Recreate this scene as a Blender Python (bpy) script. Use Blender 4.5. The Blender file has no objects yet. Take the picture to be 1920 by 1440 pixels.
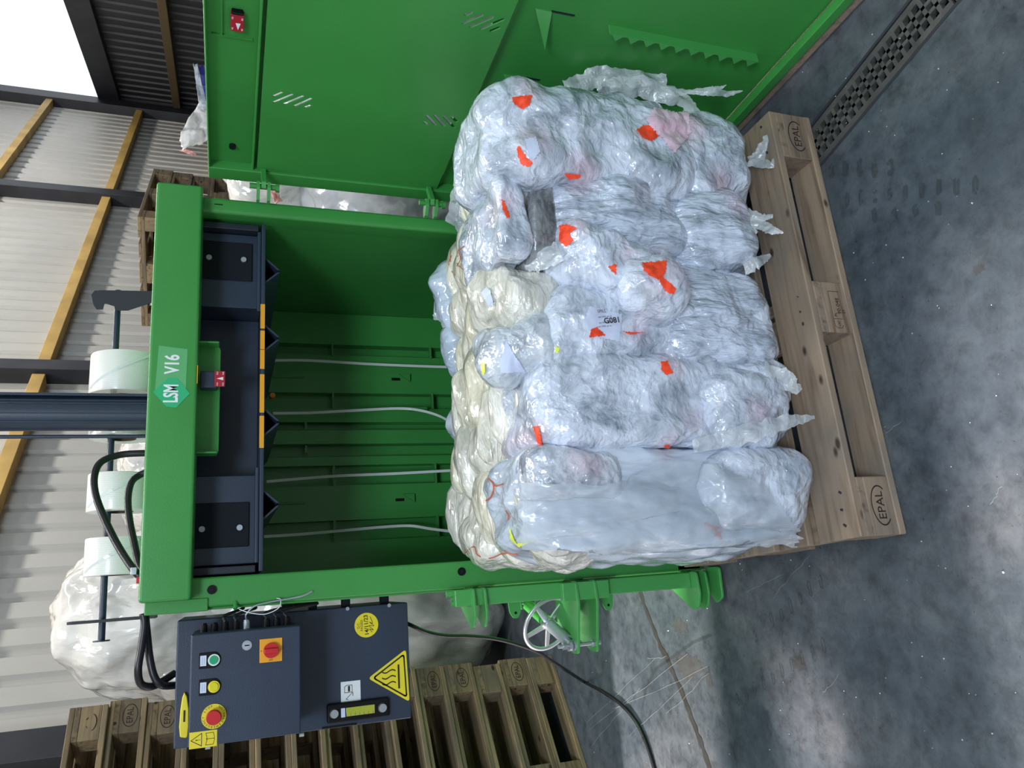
import bpy, bmesh, math, random
import numpy as np
from mathutils import Vector, Matrix, Quaternion, noise
from mathutils.bvhtree import BVHTree
R = math.radians
SC = bpy.context.scene
COL = SC.collection

# ------------------------------------------------------------------ camera
YAW, PITCH, ROLL = R(14.5637), R(20.0463), R(-1.0811)
CAM = Vector((0.1178, -2.3736, 1.5696))
F = 1450.0
_cy, _sy, _cp, _sp, _cr, _sr = math.cos(YAW), math.sin(YAW), math.cos(PITCH), math.sin(PITCH), math.cos(ROLL), math.sin(ROLL)
FWD = Vector((_sy*_cp, _cy*_cp, -_sp)); _r0 = Vector((_cy, -_sy, 0)); _d0 = FWD.cross(_r0)
RT = _cr*_r0 + _sr*_d0; DN = -_sr*_r0 + _cr*_d0
cd = bpy.data.cameras.new('camera'); cam = bpy.data.objects.new('camera', cd); COL.objects.link(cam)
m = Matrix.Identity(4)
for i in range(3):
    m[i][0] = DN[i]; m[i][1] = RT[i]; m[i][2] = -FWD[i]; m[i][3] = CAM[i]
cam.matrix_world = m
cd.sensor_fit = 'HORIZONTAL'; cd.sensor_width = 36; cd.lens = 36*F/1920; cd.clip_start = .05; cd.clip_end = 300
SC.camera = cam
# ------------------------------------------------------------------ light
w = bpy.data.worlds.new('sky'); SC.world = w; w.use_nodes = True
bg = w.node_tree.nodes['Background']; bg.inputs[0].default_value = (.86, .93, 1.0, 1); bg.inputs[1].default_value = 1.35
def area(name, loc, target, sx, sy, power, col):
    l = bpy.data.lights.new(name, 'AREA'); l.shape = 'RECTANGLE'; l.size = sx; l.size_y = sy; l.energy = power; l.color = col
    o = bpy.data.objects.new(name, l); COL.objects.link(o); o.location = loc
    o.rotation_euler = (Vector(target)-Vector(loc)).to_track_quat('-Z', 'Y').to_euler(); return o
area('rooflight_lamp', (4.04, 4.6, 6.95), (3.4, 5.2, 2.0), 11.0, .3, 560, (1, .97, .92)).rotation_euler = (R(8), 0, R(42.5))
area('skylight_lamp', (.6, -.6, 6.9), (.6, .3, 1), 1.0, 1.0, 110, (.95, .97, 1))
area('hall_doorway_lamp', (-1.0, -6.0, 4.6), (.7, -.5, .5), 1.6, 1.2, 230, (.72, .85, 1))
sl_ = bpy.data.lights.new('low_sun', 'SUN'); sl_.energy = 15; sl_.angle = R(3); sl_.color = (1, .86, .80)
so_ = bpy.data.objects.new('low_sun', sl_); COL.objects.link(so_); so_.rotation_euler = Vector((1, .0, -.55)).to_track_quat('-Z', 'Y').to_euler()
SC.view_settings.view_transform = 'Standard'; SC.view_settings.look = 'None'
SC.view_settings.gamma = 1; SC.view_settings.use_curve_mapping = False
SC.view_settings.exposure = -0.08

# pixel of the 1920x1440 frame -> point on a plane of the room
def ray(tx, ty): return FWD + ((1440-ty)-720)/F*RT + (tx-960)/F*DN
def plane(tx, ty, P, N):
    r = ray(tx, ty); P = Vector(P); N = Vector(N); return CAM + r*((P-CAM).dot(N)/r.dot(N))
def Y(tx, ty, y=0.): return plane(tx, ty, (0, y, 0), (0, 1, 0))
def Z(tx, ty, z=0.): return plane(tx, ty, (0, 0, z), (0, 0, 1))

# ------------------------------------------------------------------ materials
def lin(c):
    return tuple((x/12.92 if x <= .04045 else ((x+.055)/1.055)**2.4) for x in c)
def rgb(r, g, b): return lin((r/255, g/255, b/255))+(1,)
MT = {}
def mat(name, col, rough=.5, metal=0., bump=None, var=None, coat=0., spec=.5, alpha=None):
    """col linear rgba; bump=(scale,strength); var=(scale,amount)"""
    mm = bpy.data.materials.new(name); mm.use_nodes = True; nt = mm.node_tree; b = nt.nodes['Principled BSDF']
    b.inputs['Base Color'].default_value = col; b.inputs['Roughness'].default_value = rough; b.inputs['Metallic'].default_value = metal
    b.inputs['Coat Weight'].default_value = coat; b.inputs['Coat Roughness'].default_value = .12
    b.inputs['Specular IOR Level'].default_value = spec
    tc = nt.nodes.new('ShaderNodeTexCoord')
    if bump:
        n = nt.nodes.new('ShaderNodeTexNoise'); n.inputs['Scale'].default_value = bump[0]; n.inputs['Detail'].default_value = 4
        bp = nt.nodes.new('ShaderNodeBump'); bp.inputs['Strength'].default_value = bump[1]; bp.inputs['Distance'].default_value = .002
        nt.links.new(tc.outputs['Object'], n.inputs['Vector']); nt.links.new(n.outputs['Fac'], bp.inputs['Height']); nt.links.new(bp.outputs[0], b.inputs['Normal'])
    if var:
        n = nt.nodes.new('ShaderNodeTexNoise'); n.inputs['Scale'].default_value = var[0]; n.inputs['Detail'].default_value = 6
        r = nt.nodes.new('ShaderNodeMapRange'); r.inputs['From Min'].default_value = .3; r.inputs['From Max'].default_value = .7
        r.inputs['To Min'].default_value = 1-var[1]; r.inputs['To Max'].default_value = 1+var[1]
        mx = nt.nodes.new('ShaderNodeMix'); mx.data_type = 'RGBA'; mx.blend_type = 'MULTIPLY'; mx.inputs[0].default_value = 1
        mx.inputs[6].default_value = col
        nt.links.new(tc.outputs['Object'], n.inputs['Vector']); nt.links.new(n.outputs['Fac'], r.inputs['Value'])
        nt.links.new(r.outputs[0], mx.inputs[7]); nt.links.new(mx.outputs[2], b.inputs['Base Color'])
    if alpha is not None: b.inputs['Alpha'].default_value = alpha
    MT[name] = mm; return mm
mat('green', (.046, .275, .055, 1), .36, bump=(260, .12), var=(3, .08), coat=.08)
mat('green_lit', (.060, .33, .075, 1), .36, bump=(260, .12), coat=.25)  # same paint as green, with brighter lighting put into the colour
mat('steel_blue', (.020, .034, .062, 1), .42, bump=(400, .25), var=(5, .12), coat=.1)
mat('steel_dark', (.010, .016, .026, 1), .45, bump=(300, .2))
mat('rubber', (.004, .007, .012, 1), .7, bump=(400, .3), spec=.25)
mat('black', (.004, .004, .005, 1), .5, spec=.2)
mat('cable_black', (.010, .010, .012, 1), .38)
mat('zinc', (.52, .56, .60, 1), .33, .8, bump=(90, .15))
mat('galvanised', (.42, .47, .52, 1), .45, .6, bump=(60, .2))
mat('white_print', (.80, .84, .84, 1), .45)
mat('ink', (.012, .010, .008, 1), .6)
mat('wood_ink', (.022, .012, .008, 1), .8)
mat('yellow', (.80, .66, .02, 1), .42, var=(8, .06))
mat('amber', (.80, .36, .012, 1), .45)
mat('red', (.55, .015, .02, 1), .35)
mat('red_label', (.42, .012, .03, 1), .4)
mat('button_green', (.02, .36, .16, 1), .25, coat=.5)
mat('button_yellow', (.72, .66, .02, 1), .25, coat=.5)
mat('logo_green', (.03, .46, .19, 1), .25, coat=.5)
mat('logo_clear', (.12, .44, .17, 1), .22, coat=.6)
mat('oil_glass', (.42, .46, .04, 1), .12, coat=.8)
mat('clad', (.43, .42, .39, 1), .42, var=(1.2, .08), bump=(6, .1))
mat('clad_dark', (.028, .028, .032, 1), .5, var=(1.2, .2))  # cladding colour with backlit shade put in
mat('column', (.020, .021, .026, 1), .5, var=(4, .3))
mat('girt', (.52, .33, .09, 1), .55, var=(3, .25))
mat('girt_shaded', (.10, .07, .03, 1), .6)  # girt colour with the side wall's shade put in
mat('dark_steel', (.03, .03, .04, 1), .6)
mat('orange', (1.0, .085, .03, 1), .45, bump=(60, .9), var=(60, .25), spec=.3)
mat('orange_string', (.62, .14, .06, 1), .5)
mat('yellow_film', (.75, .85, .10, 1), .4)
mat('paper', (.62, .68, .86, 1), .55, bump=(40, .3))
mat('blue_bag', (.05, .05, .28, 1), .35, bump=(20, .5))
mat('pink_bag', (.62, .28, .24, 1), .4)
mat('strap_white', (.74, .78, .74, 1), .38, coat=.3)
mat('core_card', (.10, .06, .035, 1), .8)
mat('straw', (.42, .30, .10, 1), .7)
mat('litter', (.6, .62, .6, 1), .7)
mat('slot_edge', (.30, .55, .20, 1), .4)
mat('amber_plug', (.65, .25, .02, 1), .5)

def nodes(mm):
    nt = mm.node_tree; b = nt.nodes['Principled BSDF']; tc = nt.nodes.new('ShaderNodeTexCoord')
    def N(t, **k):
        n = nt.nodes.new('ShaderNode'+t)
        for a, v in k.items():
            if isinstance(v, tuple) and a == 'inp': pass
            else: setattr(n, a, v)
        return n
    def L(a, b_): nt.links.new(a, b_)
    return nt, b, tc, N, L
def ramp(N, stops):
    r = N('ValToRGB'); e = r.color_ramp.elements
    while len(e) < len(stops): e.new(.5)
    for i, (p, c) in enumerate(stops): e[i].position = p; e[i].color = c if len(c) == 4 else tuple(c)+(1,)
    return r
# wood: grain along local X, tone differs from board to board
def wood(name, dark, light, grey):
    mm = mat(name, light, .72); nt, b, tc, N, L = nodes(mm)
    mp = N('Mapping'); mp.inputs['Scale'].default_value = (2.2, 30, 30); L(tc.outputs['Object'], mp.inputs['Vector'])
    oi = N('ObjectInfo'); cx = N('CombineXYZ'); mu = N('Math', operation='MULTIPLY'); mu.inputs[1].default_value = 37
    L(oi.outputs['Random'], mu.inputs[0]); L(mu.outputs[0], cx.inputs[0]); L(mu.outputs[0], cx.inputs[1]); L(cx.outputs[0], mp.inputs['Location'])
    n = N('TexNoise'); n.inputs['Scale'].default_value = 1.6; n.inputs['Detail'].default_value = 6; n.inputs['Distortion'].default_value = .6; L(mp.outputs[0], n.inputs['Vector'])
    r = ramp(N, [(.28, dark), (.5, light), (.72, tuple(x*1.18 for x in light[:3]))]); L(n.outputs['Fac'], r.inputs[0])
    n2 = N('TexNoise'); n2.inputs['Scale'].default_value = 5; n2.inputs['Detail'].default_value = 5
    ad = N('VectorMath', operation='ADD'); L(tc.outputs['Object'], ad.inputs[0]); L(cx.outputs[0], ad.inputs[1]); L(ad.outputs[0], n2.inputs['Vector'])
    r2 = ramp(N, [(.42, (0, 0, 0)), (.72, (1, 1, 1))]); L(n2.outputs['Fac'], r2.inputs[0])
    mx = N('Mix', data_type='RGBA'); L(r2.outputs[0], mx.inputs[0]); L(r.outputs[0], mx.inputs[6]); mx.inputs[7].default_value = grey
    # knots
    v = N('TexVoronoi'); v.inputs['Scale'].default_value = 1; mp2 = N('Mapping'); mp2.inputs['Scale'].default_value = (7, 13, 13)
    L(ad.outputs[0], mp2.inputs['Vector']); L(mp2.outputs[0], v.inputs['Vector'])
    r3 = ramp(N, [(.07, (1, 1, 1)), (.14, (0, 0, 0))]); L(v.outputs['Distance'], r3.inputs[0])
    mk = N('Mix', data_type='RGBA'); L(r3.outputs[0], mk.inputs[0]); L(mx.outputs[2], mk.inputs[6]); mk.inputs[7].default_value = tuple(x*.3 for x in dark[:3])+(1,)
    hs = N('HueSaturation'); mr = N('MapRange'); mr.inputs['To Min'].default_value = .72; mr.inputs['To Max'].default_value = 1.25
    L(oi.outputs['Random'], mr.inputs['Value']); L(mr.outputs[0], hs.inputs['Value']); L(mk.outputs[2], hs.inputs['Color']); L(hs.outputs[0], b.inputs['Base Color'])
    bp = N('Bump'); bp.inputs['Strength'].default_value = .45; bp.inputs['Distance'].default_value = .002; L(n.outputs['Fac'], bp.inputs['Height']); L(bp.outputs[0], b.inputs['Normal'])
    return mm
wood('wood', (.15, .10, .063, 1), (.30, .222, .155, 1), (.20, .17, .14, 1))
wood('wood_old', (.10, .068, .035, 1), (.27, .19, .10, 1), (.15, .12, .085, 1))
# concrete floor
mm = mat('concrete', (.2, .2, .2, 1), .5); nt, b, tc, N, L = nodes(mm)
n = N('TexNoise'); n.inputs['Scale'].default_value = 3.2; n.inputs['Detail'].default_value = 12; n.inputs['Roughness'].default_value = .74; L(tc.outputs['Object'], n.inputs['Vector'])
r = ramp(N, [(.30, (.034, .048, .064)), (.52, (.061, .079, .096)), (.72, (.098, .114, .127))]); L(n.outputs['Fac'], r.inputs[0])
n2 = N('TexNoise'); n2.inputs['Scale'].default_value = 16; n2.inputs['Detail'].default_value = 9; n2.inputs['Distortion'].default_value = .25; L(tc.outputs['Object'], n2.inputs['Vector'])
n2.inputs['Roughness'].default_value = .75
r2 = ramp(N, [(.34, (.42, .42, .43)), (.5, (.95, .95, .95)), (.68, (1.35, 1.35, 1.33))]); L(n2.outputs['Fac'], r2.inputs[0])
mx = N('Mix', data_type='RGBA', blend_type='MULTIPLY'); mx.inputs[0].default_value = .8; L(r.outputs[0], mx.inputs[6]); L(r2.outputs[0], mx.inputs[7])
n3 = N('TexNoise'); n3.inputs['Scale'].default_value = 90; n3.inputs['Detail'].default_value = 2; L(tc.outputs['Object'], n3.inputs['Vector'])
r3 = ramp(N, [(.24, (.35, .35, .35)), (.33, (1, 1, 1))]); L(n3.outputs['Fac'], r3.inputs[0])
mx2 = N('Mix', data_type='RGBA', blend_type='MULTIPLY'); mx2.inputs[0].default_value = .8; L(mx.outputs[2], mx2.inputs[6]); L(r3.outputs[0], mx2.inputs[7])
# paler, warmer areas of the slab
n4 = N('TexNoise'); n4.inputs['Scale'].default_value = .9; n4.inputs['Detail'].default_value = 3; L(tc.outputs['Object'], n4.inputs['Vector'])
r4 = ramp(N, [(.50, (0, 0, 0)), (.60, (1, 1, 1))]); L(n4.outputs['Fac'], r4.inputs[0])
mx3 = N('Mix', data_type='RGBA', blend_type='MULTIPLY'); mx3.inputs[7].default_value = (1.5, 1.32, 1.24, 1); L(r4.outputs[0], mx3.inputs[0]); L(mx2.outputs[2], mx3.inputs[6])
L(mx3.outputs[2], b.inputs['Base Color'])
rr = N('MapRange'); rr.inputs['To Min'].default_value = .30; rr.inputs['To Max'].default_value = .62; L(n2.outputs['Fac'], rr.inputs['Value']); L(rr.outputs[0], b.inputs['Roughness'])
bp = N('Bump'); bp.inputs['Strength'].default_value = .35; bp.inputs['Distance'].default_value = .003; L(n2.outputs['Fac'], bp.inputs['Height']); L(bp.outputs[0], b.inputs['Normal'])
mat('crack_fill', (.030, .030, .028, 1), .6, bump=(60, .4), var=(20, .2))
mat('tyre_mark', (.045, .052, .056, 1), .6, alpha=.33)
mat('stain', (.10, .085, .07, 1), .6, alpha=.3)
mat('scratch', (.34, .36, .37, 1), .5, alpha=.3)
# crumpled film
def film(name, base_lo, base_hi, scale=1., rough=.22, bump=.7, aniso=(1, 1, 1), trans=0.):
    mm = mat(name, base_hi, rough); nt, b, tc, N, L = nodes(mm)
    mp = N('Mapping'); mp.inputs['Scale'].default_value = tuple(a*scale for a in aniso); L(tc.outputs['Object'], mp.inputs['Vector'])
    dn = N('TexNoise'); dn.inputs['Scale'].default_value = 7; dn.inputs['Detail'].default_value = 3; L(mp.outputs[0], dn.inputs['Vector'])
    ds = N('VectorMath', operation='SCALE'); ds.inputs['Scale'].default_value = .10; L(dn.outputs['Color'], ds.inputs[0])
    ad = N('VectorMath', operation='ADD'); L(mp.outputs[0], ad.inputs[0]); L(ds.outputs[0], ad.inputs[1])
    # ridged folds at two scales
    def ridge(sc, det, vec):
        n = N('TexNoise'); n.inputs['Scale'].default_value = sc; n.inputs['Detail'].default_value = det; n.inputs['Roughness'].default_value = .6; n.inputs['Distortion'].default_value = .8; L(vec, n.inputs['Vector'])
        a = N('Math', operation='SUBTRACT'); a.inputs[1].default_value = .5; L(n.outputs['Fac'], a.inputs[0])
        c = N('Math', operation='ABSOLUTE'); L(a.outputs[0], c.inputs[0]); d = N('Math', operation='MULTIPLY'); d.inputs[1].default_value = -4; L(c.outputs[0], d.inputs[0]); return d.outputs[0]
    def vor(sc, ft, k, rnd=1.):
        v = N('TexVoronoi', feature=ft); v.inputs['Scale'].default_value = sc; v.inputs['Randomness'].default_value = rnd; L(ad.outputs[0], v.inputs['Vector'])
        m_ = N('Math', operation='MULTIPLY'); m_.inputs[1].default_value = k; L(v.outputs['Distance'], m_.inputs[0]); return m_.outputs[0]
    def plus(a_, b_): p_ = N('Math', operation='ADD'); L(a_, p_.inputs[0]); L(b_, p_.inputs[1]); return p_.outputs[0]
    r2 = ridge(30, 3, ad.outputs[0]); s1 = N('Math', operation='MULTIPLY'); s1.inputs[1].default_value = .22; L(r2, s1.inputs[0])
    tot = plus(plus(vor(15, 'F1', 1.5), vor(37, 'F1', .75)), plus(vor(85, 'F1', .3), s1.outputs[0]))
    class s3: outputs = [tot]
    bp = N('Bump'); bp.inputs['Strength'].default_value = bump; bp.inputs['Distance'].default_value = .006; L(s3.outputs[0], bp.inputs['Height']); L(bp.outputs[0], b.inputs['Normal'])
    cn = N('TexNoise'); cn.inputs['Scale'].default_value = 11; cn.inputs['Detail'].default_value = 7; cn.inputs['Roughness'].default_value = .62; cn.inputs['Distortion'].default_value = .5; L(ad.outputs[0], cn.inputs['Vector'])
    cr = ramp(N, [(.30, base_lo), (.56, base_hi), (.8, tuple(min(1, x*1.12) for x in base_hi[:3]))]); L(cn.outputs['Fac'], cr.inputs[0])
    at = N('Attribute'); at.attribute_name = 'tint'
    mx = N('Mix', data_type='RGBA', blend_type='MULTIPLY'); mx.inputs[0].default_value = 1; L(cr.outputs[0], mx.inputs[6]); L(at.outputs['Color'], mx.inputs[7])
    L(mx.outputs[2], b.inputs['Base Color'])
    b.inputs['Coat Weight'].default_value = .8; b.inputs['Coat Roughness'].default_value = .05; b.inputs['Specular IOR Level'].default_value = .8
    b.inputs['Subsurface Weight'].default_value = 0
    if trans: b.inputs['Alpha'].default_value = 1-trans
    return mm
film('film', (.24, .29, .36, 1), (.68, .75, .87, 1), bump=1., rough=.12)
film('film_fibrous', (.22, .27, .34, 1), (.64, .72, .86, 1), bump=1., rough=.12, aniso=(2.4, 1, .7))
film('film_top', (.38, .38, .34, 1), (.80, .79, .73, 1), bump=.9, rough=.26, aniso=(.5, 1.7, 1.3))
film('film_smooth', (.34, .40, .48, 1), (.62, .70, .80, 1), bump=.8, rough=.12, scale=.4, aniso=(1.5, 1, .6))
film('film_sheet', (.42, .50, .58, 1), (.66, .74, .83, 1), bump=1., rough=.12, trans=.5, scale=.45, aniso=(1.6, 1, .45))
film('film_shred', (.45, .50, .55, 1), (.80, .86, .90, 1), bump=.9, trans=.45)
film('bag_white', (.52, .50, .46, 1), (.80, .77, .72, 1), bump=.8, scale=.3, rough=.16, aniso=(1.5, 1.5, .5))
film('bag_grey', (.22, .23, .26, 1), (.50, .51, .54, 1), bump=.35, scale=.35)
film('film_crevice_shade', (.03, .034, .038, 1), (.26, .28, .30, 1), bump=.8)  # dark film colour standing in for crevice shade

# ------------------------------------------------------------------ mesh helpers
def tag(o, label=None, cat=None, group=None, kind=None):
    if label: o['label'] = label
    if cat: o['category'] = cat
    if group: o['group'] = group
    if kind: o['kind'] = kind
    return o
def empty(name, loc=(0, 0, 0), rz=0., label=None, cat=None, group=None):
    o = bpy.data.objects.new(name, None); COL.objects.link(o); o.location = loc; o.rotation_euler = (0, 0, rz); o.empty_display_size = .1
    return tag(o, label, cat, group)
class MB:
    def __init__(s): s.v = []; s.f = []
    def add(s, vs, fs):
        o = len(s.v); s.v += [tuple(v) for v in vs]; s.f += [tuple(i+o for i in f) for f in fs]; return s
    def box(s, x0, x1, y0, y1, z0, z1):
        v = [(x, y, z) for x in (x0, x1) for y in (y0, y1) for z in (z0, z1)]
        return s.add(v, [(0, 1, 3, 2), (4, 6, 7, 5), (0, 4, 5, 1), (2, 3, 7, 6), (0, 2, 6, 4), (1, 5, 7, 3)])
    def prism(s, poly, o, a, b_, n, t):
        """poly 2D in axes a,b from o, extruded t along n"""
        o = Vector(o); a = Vector(a); b_ = Vector(b_); n = Vector(n); k = len(poly)
        v = [o+a*p[0]+b_*p[1] for p in poly]+[o+a*p[0]+b_*p[1]+n*t for p in poly]
        f = [tuple(range(k))[::-1], tuple(range(k, 2*k))]+[(i, (i+1) % k, (i+1) % k+k, i+k) for i in range(k)]
        return s.add(v, f)
    def cyl(s, p0, p1, r0, n=24, r1=None):
        p0 = Vector(p0); p1 = Vector(p1); r1 = r0 if r1 is None else r1; d = (p1-p0).normalized(); a = d.orthogonal().normalized(); b_ = d.cross(a)
        v = []
        for p, r in ((p0, r0), (p1, r1)):
            for i in range(n):
                t = 2*math.pi*i/n; v.append(p+a*(r*math.cos(t))+b_*(r*math.sin(t)))
        return s.add(v, [tuple(range(n))[::-1], tuple(range(n, 2*n))]+[(i, (i+1) % n, (i+1) % n+n, i+n) for i in range(n)])
    def ring(s, c, ax, r0, r1, t, n=36, e=1.):
        """flat annulus; e squashes the second axis"""
        c = Vector(c); ax = Vector(ax).normalized(); a = ax.orthogonal().normalized() if not hasattr(s, 'ra') else s.ra; b_ = ax.cross(a); v = []
        for h in (0, t):
            for r in (r0, r1):
                for i in range(n):
                    q = 2*math.pi*i/n; v.append(c+ax*h+a*(r*math.cos(q))+b_*(r*math.sin(q)))
        f = []
        for i in range(n):
            j = (i+1) % n
            f += [(i, j, j+n, i+n), (i+2*n, i+3*n, j+3*n, j+2*n), (i, i+2*n, j+2*n, j), (i+n, j+n, j+3*n, i+3*n)]
        return s.add(v, f)
    def tube(s, pts, r, n=10, sub=6):
        pts = [Vector(p) for p in pts]; P = []
        if sub:
            q = [pts[0]*2-pts[1]]+pts+[pts[-1]*2-pts[-2]]
            for i in range(1, len(q)-2):
                for k in range(sub):
                    t = k/sub; a, b_, c, d = q[i-1], q[i], q[i+1], q[i+2]
                    P.append(.5*((2*b_)+(-a+c)*t+(2*a-5*b_+4*c-d)*t*t+(-a+3*b_-3*c+d)*t*t*t))
            P.append(pts[-1])
        else: P = pts
        up = None; rings = []
        for i, p in enumerate(P):
            d = (P[min(i+1, len(P)-1)]-P[max(i-1, 0)]).normalized()
            up = d.orthogonal().normalized() if up is None else (up-d*up.dot(d)).normalized()
            b_ = d.cross(up); rings.append([p+up*(r*math.cos(2*math.pi*k/n))+b_*(r*math.sin(2*math.pi*k/n)) for k in range(n)])
        v = [x for rg in rings for x in rg]; f = [(i*n+k, i*n+(k+1) % n, (i+1)*n+(k+1) % n, (i+1)*n+k) for i in range(len(P)-1) for k in range(n)]
        f += [tuple(range(n))[::-1], tuple((len(P)-1)*n+k for k in range(n))]
        return s.add(v, f)
    def strip(s, pts, wv, t=.001, nrm=None):
        """flat band along pts, half-width vectors wv"""
        k = len(pts); v = []
        for p, q in zip(pts, wv):
            p = Vector(p); q = Vector(q); v += [p-q, p+q]
        return s.add(v, [(2*i, 2*i+1, 2*i+3, 2*i+2) for i in range(k-1)])
    def build(s, name, material, parent=None, bevel=0., smooth=False, label=None, **k):
        me = bpy.data.meshes.new(name); me.from_pydata(s.v, [], s.f); me.materials.append(MT[material] if isinstance(material, str) else material)
        bm = bmesh.new(); bm.from_mesh(me); bmesh.ops.recalc_face_normals(bm, faces=bm.faces); bm.to_mesh(me); bm.free()
        if smooth: me.shade_smooth()
        o = bpy.data.objects.new(name, me); COL.objects.link(o)
        if parent is not None: o.parent = parent
        if bevel:
            bv = o.modifiers.new('bevel', 'BEVEL'); bv.width = bevel; bv.segments = 2; bv.limit_method = 'ANGLE'; bv.angle_limit = R(40)
            me.shade_smooth(); 
            wn = o.modifiers.new('wn', 'WEIGHTED_NORMAL')
        return tag(o, label, **k)
def box(name, material, parent, *a, bevel=.003, **k): return MB().box(*a).build(name, material, parent, bevel=bevel, **k)
def autosmooth(o, ang=35):
    me = o.data; me.shade_smooth()
    bm = bmesh.new(); bm.from_mesh(me)
    for e in bm.edges:
        if len(e.link_faces) == 2 and e.calc_face_angle(0) > R(ang): e.smooth = False
    bm.to_mesh(me); bm.free(); return o
def cyl(name, material, parent, p0, p1, r, n=28, r1=None, **k): return autosmooth(MB().cyl(p0, p1, r, n, r1).build(name, material, parent, **k))
def text(s, size, loc, xd, yd, material, parent, name='lettering', bold=0., sx=1., align='CENTER', ex=.0004, spacing=1.):
    c = bpy.data.curves.new(name, 'FONT'); c.body = s; c.size = size; c.align_x = align; c.align_y = 'CENTER'; c.extrude = ex; c.offset = bold; c.resolution_u = 3; c.space_character = spacing
    t = bpy.data.objects.new(name, c); COL.objects.link(t); dg = bpy.context.evaluated_depsgraph_get()
    me = bpy.data.meshes.new_from_object(t.evaluated_get(dg)); bpy.data.objects.remove(t); bpy.data.curves.remove(c)
    xd = Vector(xd).normalized(); yd = Vector(yd).normalized(); zd = xd.cross(yd); M = Matrix.Identity(4)
    for i in range(3): M[i][0] = xd[i]*sx; M[i][1] = yd[i]; M[i][2] = zd[i]; M[i][3] = loc[i]
    me.transform(M); me.materials.clear(); me.materials.append(MT[material]); me.name = name
    o = bpy.data.objects.new(name, me); COL.objects.link(o)
    if parent is not None: o.parent = parent
    return o
def copy_tree(o, parent=None):
    c = o.copy(); COL.objects.link(c); c.parent = parent
    for ch in list(o.children): copy_tree(ch, c)
    return c
AX, AY, AZ = Vector((1, 0, 0)), Vector((0, 1, 0)), Vector((0, 0, 1))

# ================================================================== SETTING
# drain frame: direction along the channel and its two sides
DA = Vector((1.181, -.822, 0)); DB = Vector((1.32, -1.326, 0)); ddir = (DB-DA).normalized()
ddir = Vector((.42, -1, 0)).normalized()
L0 = Vector((1.316, -.816, 0)); R0 = Vector((1.181, -.822, 0))
_d1 = Vector((1.436, -1.185, 0))-L0; _d2 = Vector((1.32, -1.326, 0))-R0; ddir = (_d1.normalized()+_d2.normalized()).normalized()
dperp = Vector((-ddir.y, ddir.x, 0)); 
if dperp.x < 0: dperp = -dperp
dorg = (L0+R0)/2; dw2 = .062
def dpt(a, b_, z=0): q = dorg+ddir*a+dperp*b_; return Vector((q.x, q.y, z))
fb = MB(); big = 40; la, lb = -1.6, 3.2
def fq(a0, a1, b0, b1): fb.add([dpt(a0, b0), dpt(a1, b0), dpt(a1, b1), dpt(a0, b1)], [(0, 1, 2, 3)])
big = 28; br = [-big, -12, -6, -3, la, -.8, 0, .8, 1.6, lb, 5, 9, 15, big]; bc = [-big, -14, -8, -4, -2.4, -1.6, -.8, -dw2]; bd_ = [dw2, .8, 1.6, 2.4, 4, 8, 14, big]
for a0, a1 in zip(br[:-1], br[1:]):
    for q in (bc, bd_):
        for b0, b1 in zip(q[:-1], q[1:]): fq(a0, a1, b0, b1)
    if a1 <= la or a0 >= lb: fq(a0, a1, -dw2, dw2)
floor = fb.build('floor', 'concrete', kind='structure')
# channel under the grating
ch = MB(); v = [dpt(a, b_, z) for a in (la, lb) for b_, z in ((-dw2, 0), (-dw2, -.12), (dw2, -.12), (dw2, 0))]
ch.add(v, [(0, 1, 5, 4), (1, 2, 6, 5), (2, 3, 7, 6), (0, 3, 2, 1), (4, 5, 6, 7)]); ch.build('drain_channel', 'black', floor)
fr = MB()
for s in (-1, 1):
    fr.add([dpt(a, s*(dw2-.001)+s*d, z) for a in (la, lb) for d, z in ((0, .0015), (.008, .0015), (.008, -.01), (0, -.01))], [(0, 1, 5, 4), (0, 4, 7, 3)])
fr.build('drain_frame', 'dark_steel', floor)
def grate(a0, a1, label):
    g = MB(); W = dw2-.004; zt, zb = -.001, -.02
    def bar(A0, A1, B0, B1):
        vs = [dpt(a, b_, z) for a in (A0, A1) for b_ in (B0, B1) for z in (zb, zt)]
        g.add(vs, [(0, 1, 3, 2), (4, 6, 7, 5), (0, 4, 5, 1), (2, 3, 7, 6), (0, 2, 6, 4), (1, 5, 7, 3)])
    bar(a0, a1, -W, -W+.017); bar(a0, a1, W-.017, W)
    hw = (2*W-.034); 
    for k in (1, 2): bar(a0, a1, -W+.017+hw*k/3-.005, -W+.017+hw*k/3+.005)
    nb = int((a1-a0)/.030); st = (a1-a0)/nb
    for i in range(nb+1):
        c = a0+i*st; bar(max(a0, c-.0055), min(a1, c+.0055), -W+.017, W-.017)
    o = g.build('drain_grate', 'grate'); tag(o, label, 'drain grate', 'cast iron drain grates in the floor channel'); return o
mat('grate', (.075, .075, .07, 1), .6, bump=(120, .5), var=(18, .3))
ends = [(-1.58, -.58), (-.572, .483), (.49, 1.49), (1.498, 2.5)]
for (a0, a1), lb_ in zip(ends, ('cast iron drain grate that runs in under the loaded pallet', 'cast iron square-hole drain grate beside the corner of the loaded pallet',
        'cast iron drain grate just beyond the joint, past the door timber', 'last cast iron drain grate of the channel, farthest out from the pallet')):
    grate(a0, a1, lb_)
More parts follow.
